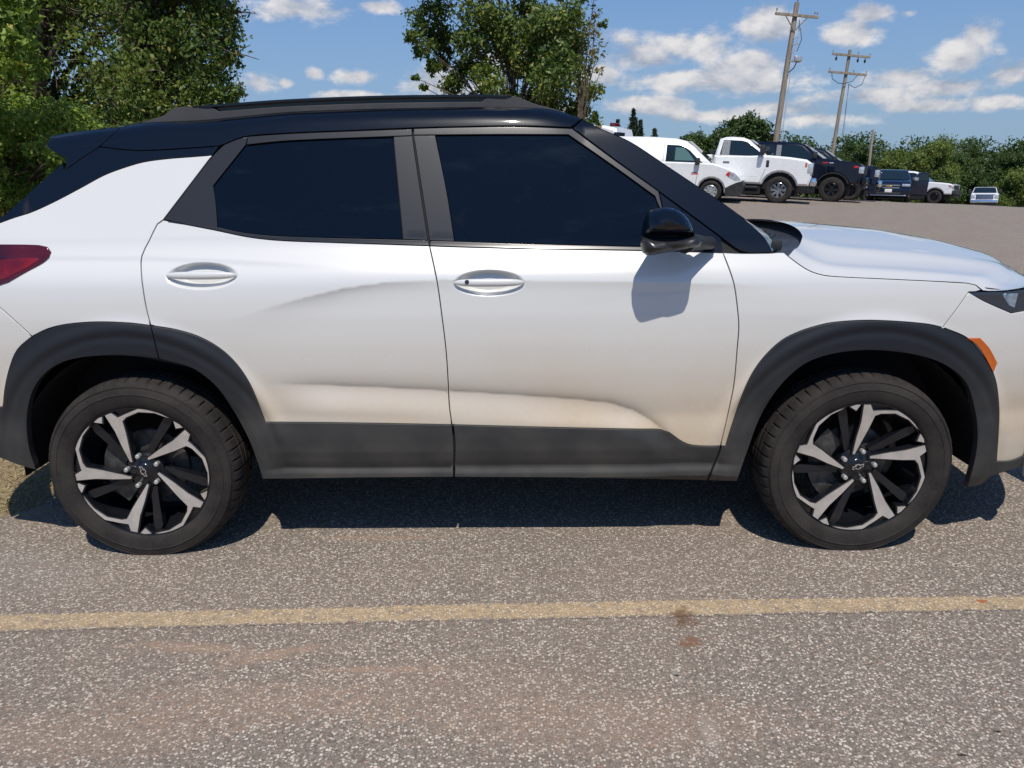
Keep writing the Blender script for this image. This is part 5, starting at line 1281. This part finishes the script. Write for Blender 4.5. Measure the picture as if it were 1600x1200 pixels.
def tree(name, label, cat, base, clusters, per, leaf, mat, trunk_r=.12, group=None, twigs=6, extra=None, up=.35, aspect=.5, split=.45, lean=(0, 0), twl=1.0, flat=.8, bare=0):
    """clusters: (x, y, z, radius) relative to base"""
    root = tag(empty(name, base), label, cat, group)
    cl = np.array(clusters, float); top = cl[:, 2].max(); tops = Vector((lean[0], lean[1], top*.8))
    pts = [Vector((0, 0, -.3)), Vector((lean[0]*.25+.05, lean[1]*.2, top*.25)), Vector((lean[0]*.6-.04, lean[1]*.6, top*.5)), tops]
    tubes_obj('trunk', [(pts, (trunk_r, trunk_r*.25))], M['bark'], root, 9)
    lines = []; C = []
    for (x, y, z, r) in clusters:
        f = min(.95, max(split*.6, (z/top)*rnd.uniform(.55, .85))); s = f*3; i = min(2, int(s)); st = pts[i].lerp(pts[i+1], s-i)
        e = Vector((x, y, z)); mid = st.lerp(e, .5)+Vector((rnd.uniform(-.1, .1), rnd.uniform(-.1, .1), .12*(e-st).length))
        lines.append(([st, mid, e], (trunk_r*.32, trunk_r*.08)))
        for _ in range(twigs):
            d = Vector((rnd.gauss(0, 1), rnd.gauss(0, 1), rnd.gauss(.1, .8))).normalized(); q = mid.lerp(e, rnd.uniform(.3, 1)); ln = r*rnd.uniform(.6, 1.15)*twl
            m1 = q+d*ln*.5+Vector((rnd.gauss(0, .08)*ln, rnd.gauss(0, .08)*ln, .08*ln)); lines.append(([q, m1, q+d*ln], (trunk_r*.07, trunk_r*.02)))
        n = int(per*(r**1.4)) if per < 1e5 else 0
        k = rng.normal(size=(n, 3)); k /= np.linalg.norm(k, axis=1)[:, None]; k *= (rng.random(n)**.45)[:, None]*r*rng.uniform(.75, 1.2, n)[:, None]; k[:, 2] *= flat
        # sub-clumps
        g = rng.normal(size=(max(6, n//26), 3)); g /= np.linalg.norm(g, axis=1)[:, None]; g *= (rng.random(len(g))**.4)[:, None]*r; g[:, 2] *= flat
        w = g[rng.integers(0, len(g), n)]+rng.normal(size=(n, 3))*r*.15
        k = np.where(rng.random(n)[:, None] < .72, w, k)
        C.append(k+np.array((x, y, z)))
    for _ in range(bare):
        x, y, z, r = clusters[rnd.randrange(len(clusters))]; e = Vector((x, y, z)); d = Vector((rnd.gauss(0, 1), rnd.gauss(-.6, .6), rnd.gauss(.2, .8))).normalized()
        P = [e]; 
        for s in range(4): P.append(P[-1]+d*r*.38+Vector((rnd.gauss(0, .06), rnd.gauss(0, .06), rnd.gauss(0, .06)))*r*1.3)
        lines.append((P, (trunk_r*.10, trunk_r*.025)))
    tubes_obj('limbs', lines, M['bark'], root, 5)
    C = np.concatenate(C); leaves_obj('crown', C, leaf, mat, root, up, C.mean(0), aspect, 'stuff' if len(C) > 1e9 else None)
    if extra: extra(root)
    return root
def rel(u, v, d, base):
    p = at_fwd(u, v, d); return (p.x-base[0], p.y-base[1], p.z-base[2])
def ground_at(u, d):
    p = at_fwd(u, 300, d); return (p.x, p.y, tz(p.x, p.y))
# thicket at the left: four leafy trees/bushes, bright weeds in front
def thicket(name, label, cat, ub, d, spots, per, leaf, mat, tr, **k):
    b = ground_at(ub, d); cl = []
    for (u, v, dd, r) in spots: cl.append((*rel(u, v, dd, b), r))
    return tree(name, label, cat, b, cl, per, leaf, mat, tr, **k)
G = 'thicket behind the rear of the suv'
S = []
for _ in range(46): S.append((rnd.uniform(150, 335), rnd.uniform(-190, 175), rnd.uniform(9.2, 11.0), rnd.uniform(.28, .50)))
S += [(352, 20, 9.8, .22), (345, 62, 9.8, .25), (352, 105, 9.8, .20), (356, 140, 9.7, .22), (318, 128, 9.6, .30), (340, -30, 9.8, .30), (330, 170, 9.6, .3), (362, 152, 9.7, .10), (366, 88, 9.8, .10), (300, 160, 9.5, .35), (250, 180, 9.4, .4), (200, 190, 9.4, .4)]
thicket('leafy_tree', 'large leafy tree whose ragged edge meets the sky above the rear roof rail', 'tree', 230, 10.2, S, 2700, .062, M['leafB'], .15, group=G, twigs=8, bare=50, twl=1.2)
S = [(rnd.uniform(-160, 150), rnd.uniform(-200, 120), rnd.uniform(9.6, 11.2), rnd.uniform(.28, .5)) for _ in range(44)]
thicket('leafy_tree', 'tangled tree with grey bare vines and twigs hanging at the top left', 'tree', 60, 10.6, S, 1900, .056, M['leafB'], .17, group=G, twigs=12, twl=1.6, bare=150)
S = [(rnd.uniform(-120, 120), rnd.uniform(150, 330), rnd.uniform(7.2, 8.6), rnd.uniform(.22, .38)) for _ in range(48)]
thicket('bush', 'bright green bush just behind the spoiler and rear window', 'bush', 10, 8.0, S, 3300, .052, M['leafA'], .06, group=G, twigs=6)
S = [(rnd.uniform(-60, 40), rnd.uniform(-40, 130), rnd.uniform(6.6, 7.4), rnd.uniform(.15, .28)) for _ in range(14)]
thicket('sapling', 'sunlit yellow-green sapling at the far left edge of the picture', 'sapling', -30, 7.0, S, 2600, .07, M['leafA'], .04, group=G, twigs=4)
S = [(rnd.uniform(90, 260), rnd.uniform(190, 330), rnd.uniform(8.8, 9.8), rnd.uniform(.25, .4)) for _ in range(22)]
thicket('bush', 'darker bush under the large tree, hidden by the suv roof', 'bush', 170, 9.2, S, 1700, .06, M['leafB'], .05, group=G, twigs=4)
# understorey behind the thicket
bk = [(rnd.uniform(-260, 300), rnd.uniform(-120, 330), rnd.uniform(12, 13.5), rnd.uniform(.6, 1.0)) for _ in range(64)]
thicket('background_tree', 'dark tree standing behind the thicket, seen through its gaps', 'tree', 40, 12.7, bk, 800, .12, M['leafC'], .18, group=G, twigs=3)

# tree behind the middle of the roof
S = []
def add(u, v, r, n=1, d=15.0):
    for _ in range(n): S.append((u+rnd.uniform(-12, 12), v+rnd.uniform(-9, 9), d+rnd.uniform(-1.1, 1.1), r*rnd.uniform(.8, 1.2)))
for (u, v, r) in [(665, 40, .38), (690, 15, .40), (650, 62, .18), (700, 60, .36), (740, 20, .42), (730, 70, .30), (690, 95, .22), (672, 110, .14), (780, 35, .42), (820, 20, .42), (860, 30, .40), (900, 20, .36), (780, 75, .32), (830, 65, .36), (880, 60, .36), (905, 70, .28),
                  (750, 120, .26), (800, 115, .30), (770, 140, .30), (720, 135, .22), (705, 148, .14), (850, 110, .34), (890, 120, .34), (925, 135, .26), (870, 150, .34), (910, 165, .24), (840, 150, .26), (920, 180, .14), (895, 175, .2), (655, 140, .10), (651, 120, .10), (940, 35, .10),
                  (700, -30, .5), (760, -40, .6), (830, -40, .6), (890, -30, .5), (740, -100, .7), (830, -110, .7), (780, -170, .6), (670, -20, .35), (800, 170, .3), (780, 230, .4), (850, 220, .4), (740, 185, .25), (900, 100, .34), (925, 150, .3), (915, 190, .26), (880, 185, .3), (860, 175, .3), (820, 160, .34), (790, 165, .3), (900, 45, .36), (700, 100, .26), (760, 95, .34), (815, 95, .3), (870, 90, .34), (660, 75, .28), (680, 70, .3), (715, 110, .28), (745, 150, .26), (700, 125, .2), (845, 40, .4), (800, 60, .36), (760, 50, .4), (860, 130, .34)]: add(u, v, r)
tree_mid = thicket('leafy_tree', 'tree rising behind the middle of the black roof, sky showing through its crown', 'tree', 800, 15.0, S, 2900, .085, M['leafB'], .062, twigs=5, bare=18, split=.5, lean=(.1, 0))
S = [(930, 20, 14.4, .16), (925, 50, 14.4, .18), (935, 75, 14.4, .2), (925, 95, 14.4, .16), (938, 110, 14.4, .10), (915, 40, 14.5, .14), (930, -20, 14.4, .2), (932, 200, 14.4, .10)]
thicket('sapling', 'thin yellowing sapling along the right side of the roof-height tree', 'sapling', 905, 14.5, S, 700, .075, M['leafY'], .05, twigs=9, twl=1.5)

# cedars, oak, and the line of trees past the lot
def cedar(label, u, vtop, d, wpx, group='cedars'):
    b = ground_at(u, d); t = at_fwd(u, vtop, d); H = t.z-b[2]; W = wpx/FPX*d/2
    root = tag(empty('cedar_tree', b), label, 'tree', group); C = []
    tubes_obj('trunk', [([(0, 0, -.2), (0, 0, H*.97)], (.09, .015))], M['bark'], root, 6)
    lines = []
    for i in range(190):
        f = rnd.random()**.8; z = H*(.05+.93*f); L = 2.1*W*(1-f)**1.15*rnd.uniform(.45, 1.15)+.03; a = rnd.uniform(0, 2*math.pi); e = Vector((L*math.cos(a), L*math.sin(a), z+L*.35))
        lines.append(([(0, 0, z-.05), e], (.02, .006))); n = int(26+90*L)
        s = rng.random(n)[:, None]**.7; C.append(np.array([(0, 0, z-.05)])+s*np.array([[e.x, e.y, e.z-z+.05]])+rng.normal(size=(n, 3))*(.04+.07*L))
    tubes_obj('limbs', lines, M['bark'], root, 4); C = np.concatenate(C); leaves_obj('crown', C, .11, M['leafD'], root, .3, None, .35); return root
cedar('tallest pointed cedar behind the van roof', 986, 168, 48, 44); cedar('slim cedar just right of the tallest one', 997, 186, 47, 22); cedar('small cedar above the rear of the van roof', 1019, 200, 46, 34); cedar('cedar tip beside the red beacon', 962, 184, 50, 20)
def blobtree(name, label, u0, u1, vtop, vbot, d, leaf, mat, n=22, per=900, group=None, cat='tree', tr=.18):
    uc = (u0+u1)/2; b = ground_at(uc, d); S = []
    for _ in range(n):
        s = rnd.uniform(-1, 1); w = (u1-u0)/2; top = vtop+(abs(s)**3.2)*(vbot-vtop)*.35+rnd.uniform(0, .12)*(vbot-vtop)
        u = uc+s*w*.86; v = rnd.uniform(top+8, vbot); r = rnd.uniform(.13, .26)*(u1-u0)/FPX*d
        S.append((u, v+r*FPX/d*.25, d+rnd.uniform(-1, 1)*w/FPX*d*.7, r))
    cl = [(*rel(u, v, dd, b), r) for u, v, dd, r in S]
    return tree(name, label, cat, b, cl, per/(float(np.mean([q[3] for q in S]))**1.4), leaf, mat, tr, group=group, twigs=1, split=.3)
blobtree('oak_tree', 'round dark oak rising behind the cab of the white heavy duty pickup', 1118, 1208, 172, 250, 46, .20, M['leafC'], 34, 520)
blobtree('oak_tree', 'lower dark oak left of the round one, behind the van', 1062, 1128, 202, 255, 48, .20, M['leafC'], 22, 480)
GL = 'trees beyond the far edge of the lot'
far_l = 'dark green oak in the tree line beyond the far edge of the lot'
for (u0, u1, vt, vb, d) in [(1215, 1270, 216, 285, 78), (1255, 1310, 222, 285, 80), (1300, 1360, 217, 290, 82), (1335, 1395, 228, 300, 84), (1375, 1430, 226, 300, 80), (1470, 1530, 230, 312, 82), (1500, 1560, 222, 315, 84), (1545, 1600, 224, 316, 80),
                            (1580, 1650, 214, 318, 78), (1490, 1545, 252, 316, 74), (1550, 1620, 258, 318, 72), (1400, 1450, 252, 308, 74), (1630, 1720, 212, 318, 78), (1700, 1800, 215, 318, 80), (1180, 1235, 226, 285, 82), (1340, 1400, 255, 306, 74), (1450, 1500, 262, 314, 70), (1515, 1580, 228, 316, 83), (1236, 1285, 224, 285, 84), (1285, 1330, 226, 285, 86), (1385, 1440, 232, 300, 86), (1600, 1665, 228, 318, 84)]:
    blobtree('oak_tree', far_l, u0, u1, vt, vb, d, .19, M['leafB' if rnd.random() < .25 else 'leafC'], 30, 1100, GL, tr=.2)
blobtree('oak_tree', 'tallest paler tree of the far line, just right of the dark crossover', 1412, 1492, 206, 308, 72, .18, M['leafB'], 44, 900, GL)
# wood behind them: one mass
C = []
for _ in range(230):
    u = rnd.uniform(1150, 1900); d = rnd.uniform(90, 110); v = rnd.uniform(229, 318); p = at_fwd(u, v, d); r = rnd.uniform(1.2, 2.2)
    k = rng.normal(size=(260, 3)); k /= np.linalg.norm(k, axis=1)[:, None]; C.append(k*r*rng.uniform(.6, 1.05, 260)[:, None]+np.array((p.x, p.y, p.z)))
for _ in range(260):
    u = rnd.uniform(-1500, 1150); d = rnd.uniform(95, 130); p = at_fwd(u, 300, d); q = tz(p.x, p.y)+rnd.uniform(0, 3.0); r = rnd.uniform(1.4, 2.4)
    k = rng.normal(size=(110, 3)); k /= np.linalg.norm(k, axis=1)[:, None]; C.append(k*r*rng.uniform(.6, 1.1, 110)[:, None]+np.array((p.x, p.y, q)))
tag(leaves_obj('distant_wood', np.concatenate(C), .42, M['leafC'], None, .4), 'dark far-off wood that closes the view behind the tree line', 'wood', kind='stuff')
# low reddish bank along the far edge
vv, ff = [], []
bx = np.linspace(1430, 1760, 40)
for i, u in enumerate(bx):
    p = at_fwd(u, 300, 62); g = tz(p.x, p.y); hgt = .24+.02*math.sin(i*.9)
    top = 1.39-62*math.tan(R(2.12)); 
    for (dy, zz) in ((-1.2, g-.05), (-.3, g+hgt*.8), (.3, g+hgt), (1.2, g-.05)): vv.append((p.x, p.y+dy, zz))
    if i:
        for q in range(3): a = 4*(i-1)+q; ff.append((a, a+4, a+5, a+1))
M['bankm'] = simple('red_earth', (.13, .075, .05), .95, var=.35, vscale=1.5)
tag(obj('earth_bank', mesh_np('earth_bank', vv, ff), M['bankm']), kind='structure')
# dry grass and litter at the ragged edge behind the rear wheel
C = []
n = 15000
yy = rng.uniform(.2, 5.5, n)**1.0; xx = lot_edge(yy)-rng.exponential(.45, n)+.06+rng.normal(0, .05, n)
keep = np.sin(xx*7)*np.sin(yy*6+1)+rng.normal(0, .5, n) > -.4; xx, yy = xx[keep], yy[keep]; n = len(xx)
a = rng.uniform(0, 2*math.pi, n); h = rng.uniform(.006, .030, n); w = .0035; lx = rng.normal(0, .05, n); ly = rng.normal(0, .05, n); zz = terrain(xx, yy)-.018
V = np.stack([np.stack([xx-w*np.cos(a), yy-w*np.sin(a), zz], 1), np.stack([xx+w*np.cos(a), yy+w*np.sin(a), zz], 1), np.stack([xx+lx, yy+ly, zz+h], 1)], 1).reshape(-1, 3)
me = bpy.data.meshes.new('dry_grass'); me.vertices.add(3*n); me.vertices.foreach_set('co', V.astype(np.float32).ravel()); me.loops.add(3*n); me.loops.foreach_set('vertex_index', np.arange(3*n, dtype=np.int32)); me.polygons.add(n); me.polygons.foreach_set('loop_start', np.arange(0, 3*n, 3, dtype=np.int32)); me.update(calc_edges=True)
at = me.attributes.new('tint', 'FLOAT_COLOR', 'FACE'); at.data.foreach_set('color', rng.random((n, 4)).astype(np.float32).ravel())
tag(obj('dry_grass', me, M['dry']), 'dry straw-coloured grass at the lot edge behind the rear wheel', 'grass', kind='stuff')
